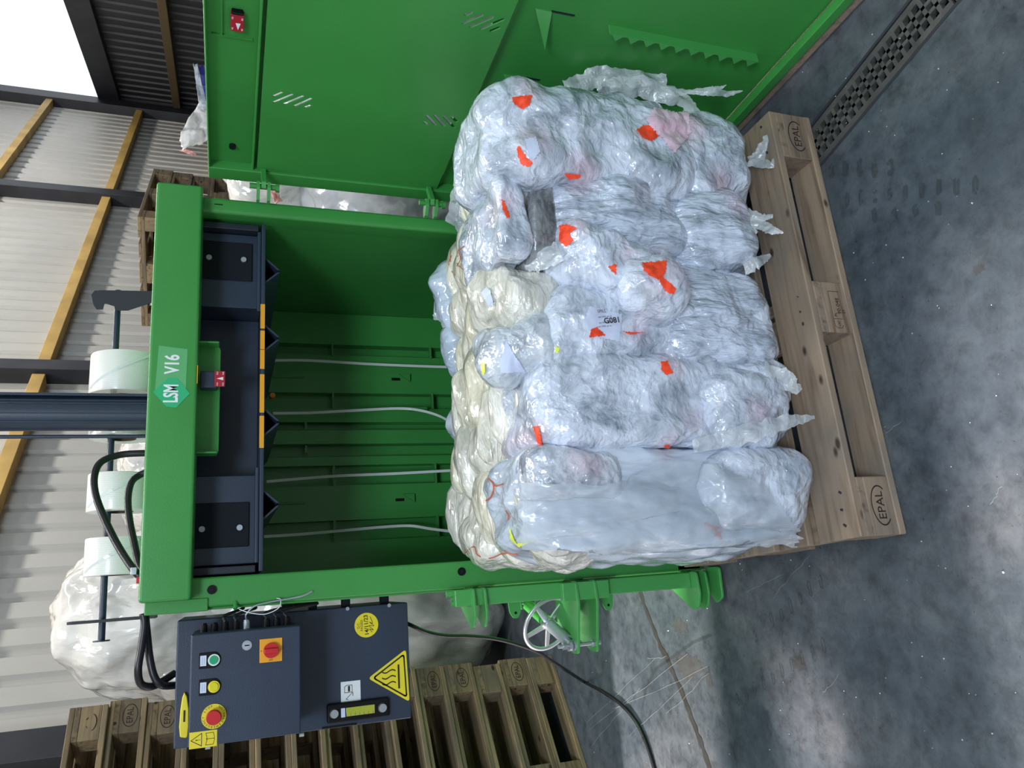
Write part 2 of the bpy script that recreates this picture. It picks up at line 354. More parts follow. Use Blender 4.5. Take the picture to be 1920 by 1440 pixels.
# cracks, marks and scratches on the slab
cp = [Z(*t) for t in [(1192, 1085), (1199, 1104), (1208, 1135), (1226, 1180), (1238, 1212), (1251, 1235), (1262, 1262), (1280, 1300), (1291, 1330), (1302, 1360), (1315, 1395), (1330, 1440), (1350, 1500)]]
cp = [Z(1172, 1020), Z(1182, 1050)]+cp; random.seed(4); pts = []
for a, b_ in zip(cp[:-1], cp[1:]):
    for k in range(4): pts.append(a.lerp(b_, k/4)+Vector((random.uniform(-.003, .003), random.uniform(-.003, .003), .0012)))
wv = []
for i in range(len(pts)):
    d = (pts[min(i+1, len(pts)-1)]-pts[max(0, i-1)]).normalized(); wv.append(Vector((-d.y, d.x, 0))*random.uniform(.008, .015))
MB().strip(pts, wv).build('filled_crack', 'crack_fill', floor)
tm = MB(); random.seed(7)
def loop_mark(c, ax, ay, L_, W_, t=.004):
    n = 14; vs = []
    for i in range(n):
        q = 2*math.pi*i/n; dx, dy = math.copysign(abs(math.cos(q))**.6, math.cos(q)), math.copysign(abs(math.sin(q))**.6, math.sin(q)); j = random.uniform(.85, 1.15)
        for kk in (1, 0):
            vs.append(Vector(c)+ax*(dx*(L_-kk*t)*j)+ay*(dy*(W_-kk*t)*j)+AZ*.0019)
    tm.add(vs, [(2*i, 2*i+1, (2*i+3) % (2*n), (2*i+2) % (2*n)) for i in range(n) if random.random() > .12])
def track(p0, p1, n, L_, W_, skew, tk=.0045):
    a, b_ = Z(*p0), Z(*p1); d = (b_-a).normalized(); pr = Vector((-d.y, d.x, 0)); ax = (pr+d*skew).normalized(); ay = Vector((-ax.y, ax.x, 0))
    for i in range(n):
        if random.random() < .1: continue
        loop_mark(a.lerp(b_, i/(n-1))+pr*random.uniform(-.004, .004), ax, ay, L_*random.uniform(.8, 1.1), W_, tk)
track((1330, 1260), (1560, 1075), 15, .022, .0075, .35); track((1340, 1340), (1545, 1210), 13, .022, .008, .35); track((1240, 1345), (1300, 1310), 5, .02, .008, .35)
track((1260, 1420), (1330, 1380), 5, .02, .008, .3)
track((1560, 320), (1670, 315), 5, .024, .011, -.3, .0105); track((1590, 372), (1830, 345), 9, .02, .0085, -.2, .008); track((1640, 405), (1760, 392), 4, .018, .009, -.3, .0085)
tm.build('tyre_marks', 'tyre_mark', floor, kind='stuff')
sk = MB(); random.seed(3)
def scratch(a, b_, w_=.0012, z=.0024):
    A, B = Z(*a), Z(*b_); n = 8; P = [A.lerp(B, i/n)+Vector((random.uniform(-1, 1), random.uniform(-1, 1), 0))*.004+AZ*z for i in range(n+1)]
    d = (B-A).normalized(); q = Vector((-d.y, d.x, 0)); sk.strip(P, [q*w_*random.uniform(.5, 1.2) for _ in P])
for a, b_ in [((1100, 1355), (1230, 1235)), ((1105, 1370), (1290, 1225)), ((1110, 1400), (1200, 1290)), ((1250, 1340), (1330, 1262)), ((1180, 1380), (1300, 1270)), ((1400, 1110), (1470, 1075)), ((1450, 1120), (1520, 1040)), ((1545, 1300), (1575, 1265)), ((1860, 945), (1878, 915)), ((1640, 830), (1690, 790)), ((1215, 1235), (1250, 1232)), ((1150, 1330), (1330, 1250))]: scratch(a, b_)
sk.build('scratches', 'scratch', floor, kind='stuff')
st_ = MB(); random.seed(9)
for cx_, cy_, rx, ry in [(1290, 1250, .05, .09), (1275, 1175, .03, .05), (1835, 505, .012, .015), (1500, 1245, .02, .03), (1330, 1275, .03, .02), (1010, 1325, .06, .03)]:
    c = Z(cx_, cy_); n = 26; vs = [c+AZ*.0014]+[c+Vector((math.cos(2*math.pi*i/n)*rx, math.sin(2*math.pi*i/n)*ry, 0))*random.uniform(.7, 1.25)+AZ*.0014 for i in range(n)]
    st_.add(vs, [(0, i+1, (i+1) % n+1) for i in range(n)])
st_.build('stains', 'stain', floor, kind='stuff')
arc = [Z(*t)+AZ*.0012 for t in [(1335, 1190), (1300, 1205), (1262, 1232), (1230, 1255), (1212, 1290), (1204, 1330)]]
MB().strip(arc, [Vector((.004, .006, 0))]*len(arc)).build('tyre_scuff', 'tyre_mark', floor)
# crumbs and straws
lt = MB(); random.seed(12)
for i in range(150):
    tx, ty = random.uniform(1080, 1915), random.uniform(5, 1435)
    p = Z(tx, ty)
    s = random.uniform(.0008, .0022)*(1 if random.random() > .1 else 1.6); q = random.uniform(0, 6)
    vs = [p+Vector((math.cos(q+a), math.sin(q+a), 0))*s*random.uniform(.5, 1.2)+AZ*z for z in (0, s*.7) for a in (0, 1.6, 3.1, 4.7)]
    lt.add(vs, [(0, 1, 2, 3), (4, 5, 6, 7), (0, 1, 5, 4), (1, 2, 6, 5), (2, 3, 7, 6), (3, 0, 4, 7)])
o = lt.build('floor_litter', 'litter', kind='stuff'); tag(o, 'tiny white crumbs of plastic scattered over the concrete floor', 'litter')

# ---- back wall of profiled sheet, girts and columns
NW = Vector((-.676, .737, 0)).normalized(); DW = Vector((.737, .676, 0)).normalized(); PW = Vector((CAM.x, CAM.y, 0))+NW*4.6
def wp(s, z, off=0.): q = PW+DW*s-NW*off; return Vector((q.x, q.y, z))      # off: out of the wall towards the room
S0, S1, ZT = 0.02, 16.6, 7.2
def profiled(name, material, p0, dr, nr, L_, z0, z1, pitch=.228, dep=.03, parent=None, **k):
    prof = [(0, 0), (.60, 0), (.68, 1), (.92, 1)]; b_ = MB(); vs = []; n = int(L_/pitch)
    for i in range(n):
        for u, h in prof:
            q = p0+dr*((i+u)*pitch)-nr*(-h*dep)
            vs += [Vector((q.x, q.y, z0)), Vector((q.x, q.y, z1))]
    b_.add(vs, [(2*i, 2*i+2, 2*i+3, 2*i+1) for i in range(len(vs)//2-1)]); return b_.build(name, material, parent, **k)
wall = profiled('wall_back', 'clad', wp(S0, 0), DW, NW, S1-S0, 0, ZT, kind='structure')
def wbeam(name, material, s0, s1, z0, z1, o0, o1, parent):
    b_ = MB(); b_.add([wp(s, z, o) for s in (s0, s1) for o in (o0, o1) for z in (z0, z1)], [(0, 1, 3, 2), (4, 6, 7, 5), (0, 4, 5, 1), (2, 3, 7, 6), (0, 2, 6, 4), (1, 5, 7, 3)])
    return b_.build(name, material, parent, bevel=.006)
cols = [3.05, 7.04, 11.63, 16.2]
for c, h in zip(cols, (.10, .085, .11, .20)): wbeam('column', 'column', c-h, c+h, 0, ZT, .0, .17, wall)
for z in (.55, 1.88, 3.235, 4.69, 6.0):
    for a, b_ in zip([S0]+cols, cols+[S1]):
        if b_-a > .6: wbeam('girt', 'girt', a+.115, b_-.115, z-.055, z+.055, .004, .135, wall)
wbeam('plinth', 'dark_steel', S0, S1, 0, .35, .0, .03, wall)
# lower side wall: backlit shade put into its colour, top leaves the sky open
Q1 = wp(16.75, 0); DR = Vector((-.151, -.989, 0)); NR = Vector((.989, -.151, 0))
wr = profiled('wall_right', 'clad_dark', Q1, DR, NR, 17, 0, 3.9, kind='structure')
def rbeam(name, material, t0, t1, z0, z1, o0, o1, parent):
    b_ = MB(); b_.add([Q1+DR*t-NR*o+AZ*z for t in (t0, t1) for o in (o0, o1) for z in (z0, z1)], [(0, 1, 3, 2), (4, 6, 7, 5), (0, 4, 5, 1), (2, 3, 7, 6), (0, 2, 6, 4), (1, 5, 7, 3)])
    return b_.build(name, material, parent, bevel=.006)
rbeam('top_beam', 'column', 0, 17, 3.6, 3.96, -.1, .12, wr); 
for t in (0.15, 5.2, 10.4, 15.5): rbeam('column', 'column', t-.15, t+.15, 0, 3.6, 0, .2, wr)
for t0, t1 in ((.3, 5.05), (5.35, 10.25), (10.55, 15.35)): rbeam('girt', 'girt_shaded', t0, t1, 2.55, 2.68, .004, .13, wr)
# unseen ceiling over the hall, front edge set to hold back sky light
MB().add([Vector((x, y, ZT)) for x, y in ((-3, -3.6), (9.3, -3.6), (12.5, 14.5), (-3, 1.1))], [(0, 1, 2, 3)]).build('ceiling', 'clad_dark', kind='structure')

# added unseen wall, its openings shaped to cut the low sun into floor patches
wl = MB()
for y0, y1, z0, z1 in ((-5.0, -1.08, 2.05, ZT), (-1.08, -.55, 0, ZT), (-.55, -.28, 1.55, ZT), (-.28, .045, 0, ZT), (.045, .92, 2.6, ZT), (.92, 1.03, 0, ZT)): wl.box(-3.06, -3.0, y0, y1, z0, z1)
wl.build('sun_mask_left', 'clad', kind='structure')
MB().box(-12, 14, -8.1, -8.0, 0, 4.6).build('sky_blocker_front', 'clad', kind='structure')  # added unseen wall behind the camera, blocks low sky to darken the baler

# ================================================================== PALLETS
def make_pallet(wm, label, stamps=True, mid=True):
    root = empty('pallet'); tag(root, label, 'pallet')
    def bd(name, x0, x1, y0, y1, z0, z1, along='x'):
        # local X of each board runs along its grain
        if along == 'x': o = MB().box(-(x1-x0)/2, (x1-x0)/2, -(y1-y0)/2, (y1-y0)/2, -(z1-z0)/2, (z1-z0)/2).build(name, wm, root)
        else:
            o = MB().box(-(y1-y0)/2, (y1-y0)/2, -(x1-x0)/2, (x1-x0)/2, -(z1-z0)/2, (z1-z0)/2).build(name, wm, root); o.rotation_euler = (0, 0, R(90))
        o.location = ((x0+x1)/2, (y0+y1)/2, (z0+z1)/2)
        bv = o.modifiers.new('bevel', 'BEVEL'); bv.width = .0025; bv.segments = 1
        return o
    y = 0
    for wd in (.145, .1, .145, .1, .145):
        bd('deck_board', 0, 1.2, y, y+wd, .122, .144); y += wd+.04125
    for x in (0, .5275, 1.055): bd('stringer_board', x, x+.145, 0, .8, .100, .122, 'y')
    blocks = []
    for x in (0, .5275, 1.055):
        for yy, wd in ((0, .1), (.3275, .145), (.7, .1)):
            blocks.append(bd('block', x, x+.145, yy+.001, yy+wd-.001, .022, .100))
    for yy, wd in ((0, .1), (.3275, .145), (.7, .1)): bd('bottom_board', 0, 1.2, yy, yy+wd, 0, .022)
    return root, blocks
def stamp_word(blk, wm='wood_ink', full=True):
    """oval with four letters, on the front face of a block (its local -Y)"""
    f = -.0495; b_ = MB(); n = 40; vs = []
    for i in range(n):
        q = 2*math.pi*i/n
        for k in (1., .93): vs.append((math.cos(q)*.050*k, f, math.sin(q)*.0295*(k if k == 1 else .90)))
    if full: b_.add(vs, [(2*i, 2*i+1, (2*i+3) % (2*n), (2*i+2) % (2*n)) for i in range(n)])
    else: b_.add(vs, [(2*i, 2*i+1, (2*i+3) % (2*n), (2*i+2) % (2*n)) for i in range(n) if not (24 < i < 36)])
    b_.build('stamp_ring', wm, blk)
    return text('EPAL', .034, (0, f-.0002, 0), AX, AZ, wm, blk, name='stamp_lettering', sx=.95, ex=.0001)
def frame_stamp(blk):
    f = -.0495; b_ = MB(); t = .0013
    def ln(x0, z0, x1, z1):
        d = Vector((x1-x0, 0, z1-z0)).normalized(); q = Vector((-d.z, 0, d.x))*t/2; a = Vector((x0, f, z0)); c = Vector((x1, f, z1)); b_.add([a-q, c-q, c+q, a+q], [(0, 1, 2, 3)])
    ln(-.055, .016, .045, .016); ln(.045, .016, .045, -.020); ln(-.055, .016, -.060, .008); ln(-.060, .008, -.060, -.006); ln(-.034, .016, -.034, -.014); ln(-.06, -.006, -.052, -.012)
    b_.build('stamp_frame', 'wood_ink', blk)
    text('PL', .012, (-.022, f-.0002, .006), AX, AZ, 'wood_ink', blk, name='stamp_lettering', ex=.0001)
    text('90-048', .0165, (.003, f-.0002, -.0085), AX, AZ, 'wood_ink', blk, name='stamp_lettering', ex=.0001)
    text('ST', .011, (-.012, f-.0002, -.024), AX, AZ, 'wood_ink', blk, name='stamp_lettering', ex=.0001)
    text('UIC', .010, (-.047, f-.0002, .000), AX, AZ, 'wood_ink', blk, name='stamp_lettering', ex=.0001)
main_pallet, bl = make_pallet('wood', 'stamped wooden pallet on the concrete floor carrying the bale of white film')
main_pallet.location = (.1442, -.8828, 0); main_pallet.rotation_euler = (0, 0, R(3.5))
stamp_word(bl[0], full=False); frame_stamp(bl[3]); stamp_word(bl[6], full=False)
nm = MB()
for x in (.03, .07, .115, .56, .6, .64, 1.09, 1.13, 1.17):
    for y in (.04, .22): nm.cyl((x+random.uniform(-.008, .008), y+random.uniform(-.01, .01), .1435), (x, y, .1446), .0032, 8)
nm.build('nail_heads', 'dark_steel', main_pallet, kind='stuff')
ordw = ['topmost', 'second from the top', 'third from the top', 'fourth from the top', 'fifth from the top', 'sixth from the top', 'seventh from the top', 'eighth from the top', 'seventh from the bottom',
        'sixth from the bottom', 'fifth from the bottom', 'fourth from the bottom', 'third from the bottom', 'second from the bottom', 'bottom']
def stack(src_list, org, ang, n, fmt, group, seed):
    random.seed(seed)
    for i in range(n):      # i from the floor
        src = src_list(i); t = copy_tree(src) if src.get('used') else src; src['used'] = True
        jx, jy, ja = random.uniform(-.012, .012), random.uniform(-.014, .014), random.uniform(-.7, .7)
        if i == n-1: jy += .0; jx -= .01
        c, s = math.cos(R(ang)), math.sin(R(ang))
        t.location = (org[0]+jx*c-jy*s, org[1]+jx*s+jy*c, i*.1442); t.rotation_euler = (0, 0, R(ang+ja))
        tag(t, fmt % ordw[n-1-i], 'pallet', group)
pa, b1 = make_pallet('wood_old', 'x'); stamp_word(b1[6]); stamp_word(b1[0])
pb, b2 = make_pallet('wood_old', 'x'); stamp_word(b2[0])
pc, b3 = make_pallet('wood_old', 'x'); stamp_word(b3[6]); 
pd, b4 = make_pallet('wood_old', 'x')        # topmost: a smiling face scrawled on the block
sm = MB(); q = [Vector((math.cos(a)*.036, -.0497, -.004+math.sin(a)*.020)) for a in [R(190+16*i) for i in range(11)]]
sm.strip(q, [Vector((0, 0, .0022))]*len(q)); sm.strip([Vector((-.022, -.0497, .008)), Vector((-.013, -.0497, .013))], [Vector((.001, 0, .002))]*2)
sm.strip([Vector((.022, -.0497, .008)), Vector((.013, -.0497, .015))], [Vector((.001, 0, .002))]*2); sm.build('scrawled_smile', 'wood_ink', b4[6])
pick = lambda i: {14: pd, 13: pa, 12: pa, 5: pb, 11: pb, 7: pb, 6: pc, 0: pb, 3: pa, 4: pa}.get(i, pc if i % 2 else pb)
stack(pick, (-1.287, .792), 34.5, 15, 'weathered wooden pallet in the stack behind the control cabinet, %s', 'pallets stacked behind the control cabinet', 5)
pe, _b = make_pallet('wood_old', 'x')
stack(lambda i: pe, (2.573, 2.817), 47, 15, 'wooden pallet in the stack behind the hinge side of the baler, %s', 'pallets stacked behind the baler hinges', 6)

# ================================================================== BALER
B = empty('baler', (0, 0, 0), label='tall green upright baler with its door swung open and dark blue press plate', cat='baler')
XL, XR, YB = .163, 1.272, .90       # inside of the chamber
# body
bb = MB(); bb.box(.085, XL, .05, YB+.03, .02, 1.72); bb.build('side_wall', 'green', B, bevel=.004)
bb = MB(); bb.box(XR, 1.335, .05, YB+.03, .02, 1.72); bb.build('side_wall', 'green', B, bevel=.004)
box('chamber_floor', 'green', B, XL, XR, .0, YB, .02, .10); 
box('roof', 'green', B, .085, 1.335, .08, YB+.03, 1.70, 1.76)
box('back_skin', 'green', B, .085, 1.335, YB+.075, YB+.09, .02, 1.76)
# back wall built from upright plates with strap slots between
edges = [(1.272, 1.135), (1.078, .918), (.842, .786), (.640, .606), (.514, .378), (.285, XL)]
for a, b_ in edges: box('back_plate', 'green', B, b_, a, YB, YB+.012, .10, 1.70, bevel=.002)
def slotpair(x0, x1):
    b_ = MB(); b_.box(x0-.002, x0+.004, YB, YB+.06, .1, 1.7).box(x1-.004, x1+.002, YB, YB+.06, .1, 1.7).box(x0, x1, YB+.056, YB+.06, .1, 1.7); b_.build('strap_channel', 'green', B)
    for z in (.72, 1.155):
        box('slot_bracket', 'green', B, x0, x1, YB-.006, YB+.02, z-.004, z+.004, bevel=0)
for a, b_ in ((1.078, 1.135), (.842, .918), (.514, .606), (.285, .378)): slotpair(a, b_)
b_ = MB(); b_.box(.640, .786, YB+.05, YB+.06, .1, 1.7); b_.build('strap_channel', 'green', B)
box('centre_rail', 'green', B, .690, .752, YB-.012, YB+.05, .1, 1.66)
for x in (.672, .770): box('slot_bracket', 'green', B, x-.016, x+.016, YB+.0, YB+.012, 1.262, 1.272, bevel=0)
for x0 in (.98, .45):       # pressed ridges and punched tongues in the plates
    box('rib', 'green', B, x0-.004, x0+.004, YB-.006, YB, 1.275, 1.40, bevel=.002)
    b_ = MB(); b_.prism([(-.012, 0), (.022, .05), (.022, 0)], (x0, YB-.004, .82), AX, AZ, -AY, .012); b_.build('tongue', 'green', B)
    box('punched_slot', 'black', B, x0-.006, x0+.006, YB-.002, YB, .862, .90, bevel=0)
box('retainer_hook', 'green_lit', B, .835, .85, YB-.03, YB, .75, .83)
# front frame
box('left_jamb', 'green', B, .080, XL, 0, .085, .02, 1.70, bevel=.008); 
box('right_jamb', 'green', B, XR-.002, 1.323, 0, .085, .02, 1.70, bevel=.012)
box('lip_strip', 'green', B, .074, .084, .02, .12, .05, 1.66, bevel=.002)
box('sill', 'green', B, .08, 1.323, 0, .05, .02, .12, bevel=.006)
for p in ((.128, 1.606), (.131, .885), (.129, .130)):
    c = cyl('black_bolt', 'black', B, (p[0], .002, p[1]), (p[0], -.004, p[1]), .0125); cyl('bolt_socket', 'rubber', c, (p[0], -.004, p[1]), (p[0], -.0055, p[1]), .006, 6)
MB().box(1.296, 1.299, -.0008, 0, 1.60, 1.625).build('weld_mark', 'black', B)
# header
H0, H1, HY = 1.657, 1.786, -.06
hdr = box('header_beam', 'green', B, .105, 1.327, HY, .09, H0, H1, bevel=.009)
box('header_end', 'green', B, .072, .107, -.006, .10, 1.615, 1.775)
# logo sticker: clear plate, hexagon, words
def PY(pts, y): return [(Y(a, b_, y).x, Y(a, b_, y).z) for a, b_ in pts]
def plate(name, material, pts, y, t, parent, **k): b_ = MB(); b_.prism(pts, (0, y, 0), AX, AZ, -AY, t); return b_.build(name, material, parent, **k)
stk = plate('sticker', 'logo_clear', PY([(298, 648), (352, 655), (348, 738), (290, 738)], HY), HY-.0002, .0006, hdr)
plate('logo_hexagon', 'logo_green', PY([(316, 709), (332, 709), (356, 738), (330, 765), (311, 762), (287, 735)], HY), HY-.0010, .0006, hdr)
zz = Y(321, 700, HY).z
text('LSM', .052, (Y(321, 738, HY).x, HY-.002, Y(321, 738, HY).z-.001), AX, AZ, 'white_print', hdr, bold=.0014, sx=.60)
text('V16', .052, (Y(324, 683, HY).x, HY-.0015, Y(324, 683, HY).z), AX, AZ, 'white_print', hdr, bold=.0014, sx=.68)
# keeper plate under the header
kp = MB(); x0, x1, z0, z1 = .511, .850, 1.597, 1.66; r_ = .014
pl_ = [(x0, z1), (x0, z0+r_), (x0+.004, z0+.004), (x0+r_, z0), (x1-r_, z0), (x1-.004, z0+.004), (x1, z0+r_), (x1, z1)]
kp.prism(pl_, (0, .055, 0), AX, AZ, -AY, .006); kp.box(x0, x0+.006, 0, .05, z0+.004, z1); kp.box(x1-.006, x1, 0, .05, z0+.004, z1)
kp.build('keeper_plate', 'green', B, bevel=.002)
sw = box('door_sensor', 'steel_blue', B, .703, .754, -.012, .03, 1.604, 1.652, bevel=.004)
box('red_label', 'red_label', sw, .706, .753, -.016, -.012, 1.583, 1.612, bevel=.001)
a = MB(); a.prism([(-.005, -.0), (.005, 0), (0, .018)], (.73, -.0165, 1.588), AX, AZ, -AY, .0006); a.build('arrow_print', 'white_print', sw)
for k in range(4):
    text('FGS', .006, (.713 if k % 2 else .746, -.0166, 1.588+.016*(k//2)), AX, AZ, 'white_print', sw)
box('yellow_edge', 'amber', B, .703, .757, -.061, -.058, 1.6565, 1.6585, bevel=0)
# press plate
P_ = MB(); P_.box(.170, 1.256, .03, .86, 1.470, 1.482); pp = P_.build('press_plate', 'steel_blue', B, bevel=.002)
def pbox(name, m_, *a, **k): return box(name, m_, pp, *a, **k)
pbox('front_housing', 'steel_blue', .195, .455, .075, .5, 1.482, 1.70); pbox('front_housing', 'steel_blue', .985, 1.235, .075, .5, 1.482, 1.70)
pbox('centre_web', 'steel_blue', .455, .985, .20, .22, 1.482, 1.70)
pbox('base_flange', 'steel_blue', .195, .475, .04, .08, 1.482, 1.494); pbox('base_flange', 'steel_blue', .965, 1.235, .04, .08, 1.482, 1.494)
pbox('guide_rail', 'steel_dark', .168, .19, .04, .4, 1.49, 1.70); pbox('guide_rail', 'steel_dark', 1.236, 1.258, .04, .4, 1.49, 1.70)
for a0, a1 in ((.245, .375), (1.075, 1.205)):
    pd_ = pbox('rubber_pad', 'rubber', a0, a1, .069, .075, 1.508, 1.68)
    for z in (1.535, 1.638):
        xc = a0+.055 if a0 < .5 else a1-.06
        cyl('bolt_head', 'galvanised', pp, (xc, .069, z), (xc, .062, z), .0085, 14)
pbox('rear_lug', 'steel_dark', .42, .45, .24, .28, 1.482, 1.52)
# V channels below the plate
for xc in (1.105, .880, .612, .362):
    for s in (-1, 1):
        v = MB(); y0, y1 = .045, .82; t = .006
        v.add([Vector((xc+s*a, y, z)) for y in (y0, y1) for a, z in ((.045, 1.470), (.004, 1.425), (.004, 1.433), (.038, 1.470))], [(0, 1, 2, 3), (4, 5, 6, 7), (0, 1, 5, 4), (1, 2, 6, 5), (2, 3, 7, 6), (3, 0, 4, 7)])
        v.build('spike_rib', 'steel_blue', pp)
for xa, xb in ((.905, .985), (.838, .898), (.775, .836), (.638, .758), (.530, .628)):
    if xa == .838: continue
    pbox('yellow_label', 'amber', xa, xb, .0285, .030, 1.4705, 1.4835, bevel=0)
pbox('yellow_label', 'amber', .838, .898, .0285, .030, 1.4705, 1.4835, bevel=0)
cyl('strap_nose', 'amber_plug', B, (.822, .60, 1.418), (.822, .57, 1.418), .010, 12)
# cylinder and top pipe
cy = cyl('ram_cylinder', 'steel_blue', B, (.722, .45, 1.70), (.722, .45, 3.2), .057, 40)
box('cylinder_rib', 'steel_blue', cy, .772, .781, .40, .47, 1.76, 3.2, bevel=.001)
for a in (R(-52), R(-66), R(-100), R(-128)):
    q = Vector((.722+math.cos(a)*.058, .45+math.sin(a)*.058, 0)); cyl('seam_bead', 'steel_blue', cy, q+AZ*1.76, q+AZ*3.2, .0022, 8)
cyl('oil_pipe', 'steel_blue', B, (.646, .45, 1.74), (.646, .45, 3.2), .0062, 12)
cyl('cylinder_flange', 'steel_blue', cy, (.722, .45, 1.76), (.722, .45, 1.785), .085, 32)
# spool rod and its hooks
RY = .62
ra, rb = Y(222, 545, RY), Y(190, 1203, RY); rod = cyl('spool_rod', 'steel_blue', B, ra, rb, .011, 18)
cyl('end_washer', 'steel_blue', rod, rb, rb+(ra-rb).normalized()*.004, .026, 24)
def hook(name, xc, flip):
    z0 = 1.79; zr = (ra.z+rb.z)/2
    poly = [(-.01, z0), (.085, z0), (.085, zr-.055), (.065, zr-.03), (.045, zr-.026), (.045, zr-.008), (.030, zr+.000), (.022, zr+.040), (.050, zr+.048), (.058, zr+.085), (.03, zr+.095), (-.005, zr+.095), (-.02, zr+.075)]
    b_ = MB(); b_.prism(poly, (xc-.003, RY-.035, 0), -AY*(-1), AZ, AX, .009); return b_.build(name, 'dark_steel' if flip else 'steel_blue', B, bevel=.001)
hook('hook_bracket', rb.x+.065, 1)
# the face of the bracket by the hinge side is turned to the front
k1 = Y(285, 558, RY-.05); poly = PY([(300, 546), (300, 562), (240, 582), (216, 582), (214, 574), (196, 568), (193, 580), (181, 580), (175, 572), (171, 553), (177, 545), (190, 544)], RY-.06)
plate('hook_plate', 'dark_steel', poly, RY-.056, .005, B, bevel=.001)
# hoses over the header and down to the power pack
def hose(name, pts, r, parent=B, m_='cable_black'): return MB().tube(pts, r, 12).build(name, m_, parent, smooth=True)
hose('hydraulic_hose', [Y(285, 850, .3), Y(262, 850, .3), Y(225, 853, .3), Y(190, 866, .28), Y(177, 893, .25), Y(180, 930, .22), Y(197, 975, .18), Y(222, 1025, .12), Y(252, 1070, .05), Y(275, 1090, .05)], .0105)
hose('hydraulic_hose', [Y(275, 885, .32), Y(260, 892, .32), Y(246, 905, .30), Y(240, 935, .28), Y(243, 975, .24), Y(251, 1015, .2), Y(262, 1060, .15), Y(280, 1080, .12)], .0105)
hose('hydraulic_hose', [Y(268, 1150, .12), Y(271, 1170, .12), Y(265, 1215, .12), Y(259, 1255, .12), Y(264, 1282, .14), Y(285, 1287, .16), Y(308, 1275, .2), Y(328, 1262, .22)], .0105)
hose('hydraulic_hose', [Y(272, 1150, .15), Y(276, 1190, .15), Y(281, 1235, .15), Y(290, 1270, .15), Y(305, 1285, .16), Y(330, 1285, .22)], .0105)
fit = box('hose_fitting', 'zinc', B, Y(247, 1078, .04).x, Y(247, 1070, .04).x+.008, .02, .04, 1.80, 1.815, bevel=.001)
box('valve_cap', 'red', B, Y(249, 1092, .04).x-.004, Y(249, 1085, .04).x+.004, .02, .05, 1.788, 1.800, bevel=.001)
# ---- power pack cover and control cabinet
PX0, PX1, PYF = -.288, .050, .10
pk = box('power_pack', 'steel_blue', B, PX0, PX1, PYF, .46, 1.036, 1.697, bevel=.004)
box('side_seam', 'black', pk, PX0+.002, PX0+.008, PYF-.001, PYF, 1.2, 1.30, bevel=0)
for z in (1.10, 1.22, 1.32): box('rubber_mount', 'rubber', B, PX1, .078, .13, .17, z-.012, z+.012)
for z, x in ((1.222, .045), (1.095, .045)): cyl('bolt_head', 'zinc', B, (x, PYF-.001, z), (x, PYF-.008, z), .006, 6)
ct = box('control_cabinet', 'steel_blue', B, -.257, .017, -.10, PYF, 1.377, 1.653, bevel=.004)
FY = -.10
def disc(name, m_, tx, ty, r, y0, y1, parent, **k):
    p = Y(tx, ty, FY); return cyl(name, m_, parent, (p.x, y0, p.z), (p.x, y1, p.z), r, **k)
for (tx, ty), cm in (((401, 1237), 'button_green'), ((401, 1287), 'button_yellow')):
    p = Y(tx, ty, FY)
    b_ = MB(); n = 14; poly = [(p.x+math.cos(R(180+180*i/n))*.020, p.z+math.sin(R(180+180*i/n))*.017) for i in range(n+1)]+[(p.x+.0195, p.z+.036), (p.x-.0195, p.z+.036)]
    b_.prism(poly, (0, FY, 0), AX, AZ, -AY, .004); b_.build('button_surround', 'black', ct, bevel=.001)
    box('button_plate', 'paper', ct, p.x-.013, p.x+.013, FY-.0055, FY-.004, p.z+.018, p.z+.033, bevel=.0005)
    for k in range(2): box('print_line', 'galvanised', ct, p.x-.009, p.x+.009, FY-.0058, FY-.0055, p.z+.0225+.005*k, p.z+.0238+.005*k, bevel=0)
    cyl('button_ring', 'white_print' if cm == 'button_green' else 'yellow', ct, (p.x, FY-.004, p.z), (p.x, FY-.009, p.z), .0145, 28)
    cyl('button', cm, ct, (p.x, FY-.009, p.z), (p.x, FY-.013, p.z), .0115, 28, r1=.010)
p = Y(401, 1343, FY)
cyl('emergency_plate', 'yellow', ct, (p.x, FY, p.z), (p.x, FY-.002, p.z), .0300, 44)
cyl('emergency_stem', 'red', ct, (p.x, FY-.002, p.z), (p.x, FY-.022, p.z), .012, 24)
cyl('emergency_button', 'red', ct, (p.x, FY-.020, p.z), (p.x, FY-.032, p.z), .019, 40, r1=.0165)
S_ = 'EMERGENCY STOP'
for i, chh in enumerate('EMERGENCY STOP  NOTHALT'):
    if chh == ' ': continue
    a = R(215-i*15.5); text(chh, .0075, (p.x+math.cos(a)*.0252, FY-.0024, p.z+math.sin(a)*.0252), (math.sin(a), 0, -math.cos(a)), (math.cos(a), 0, math.sin(a)), 'ink', ct, ex=.0001)
p = Y(508, 1219, FY)
box('isolator_plate', 'amber', ct, p.x-.030, p.x+.030, FY-.003, FY, p.z-.029, p.z+.029, bevel=.001)
kb = cyl('isolator_knob', 'red', ct, (p.x, FY-.003, p.z), (p.x, FY-.016, p.z), .0195, 36)
box('knob_grip', 'red', ct, p.x-.006, p.x+.006, FY-.028, FY-.014, p.z-.0185, p.z+.0185, bevel=.002)
text('0', .006, (p.x-.0, FY-.0034, p.z+.0245), AX, AZ, 'ink', ct, ex=.0001); text('OFF', .006, (p.x-.024, FY-.0034, p.z), AZ, -AX, 'ink', ct, ex=.0001)
p = Y(463, 1210, FY)
cyl('cam_lock', 'zinc', ct, (p.x, FY, p.z), (p.x, FY-.003, p.z), .0125, 28); cyl('lock_barrel', 'galvanised', ct, (p.x, FY-.003, p.z), (p.x, FY-.004, p.z), .008, 24); box('lock_slot', 'black', ct, p.x-.0015, p.x+.0015, FY-.0046, FY-.004, p.z-.006, p.z+.006, bevel=0)
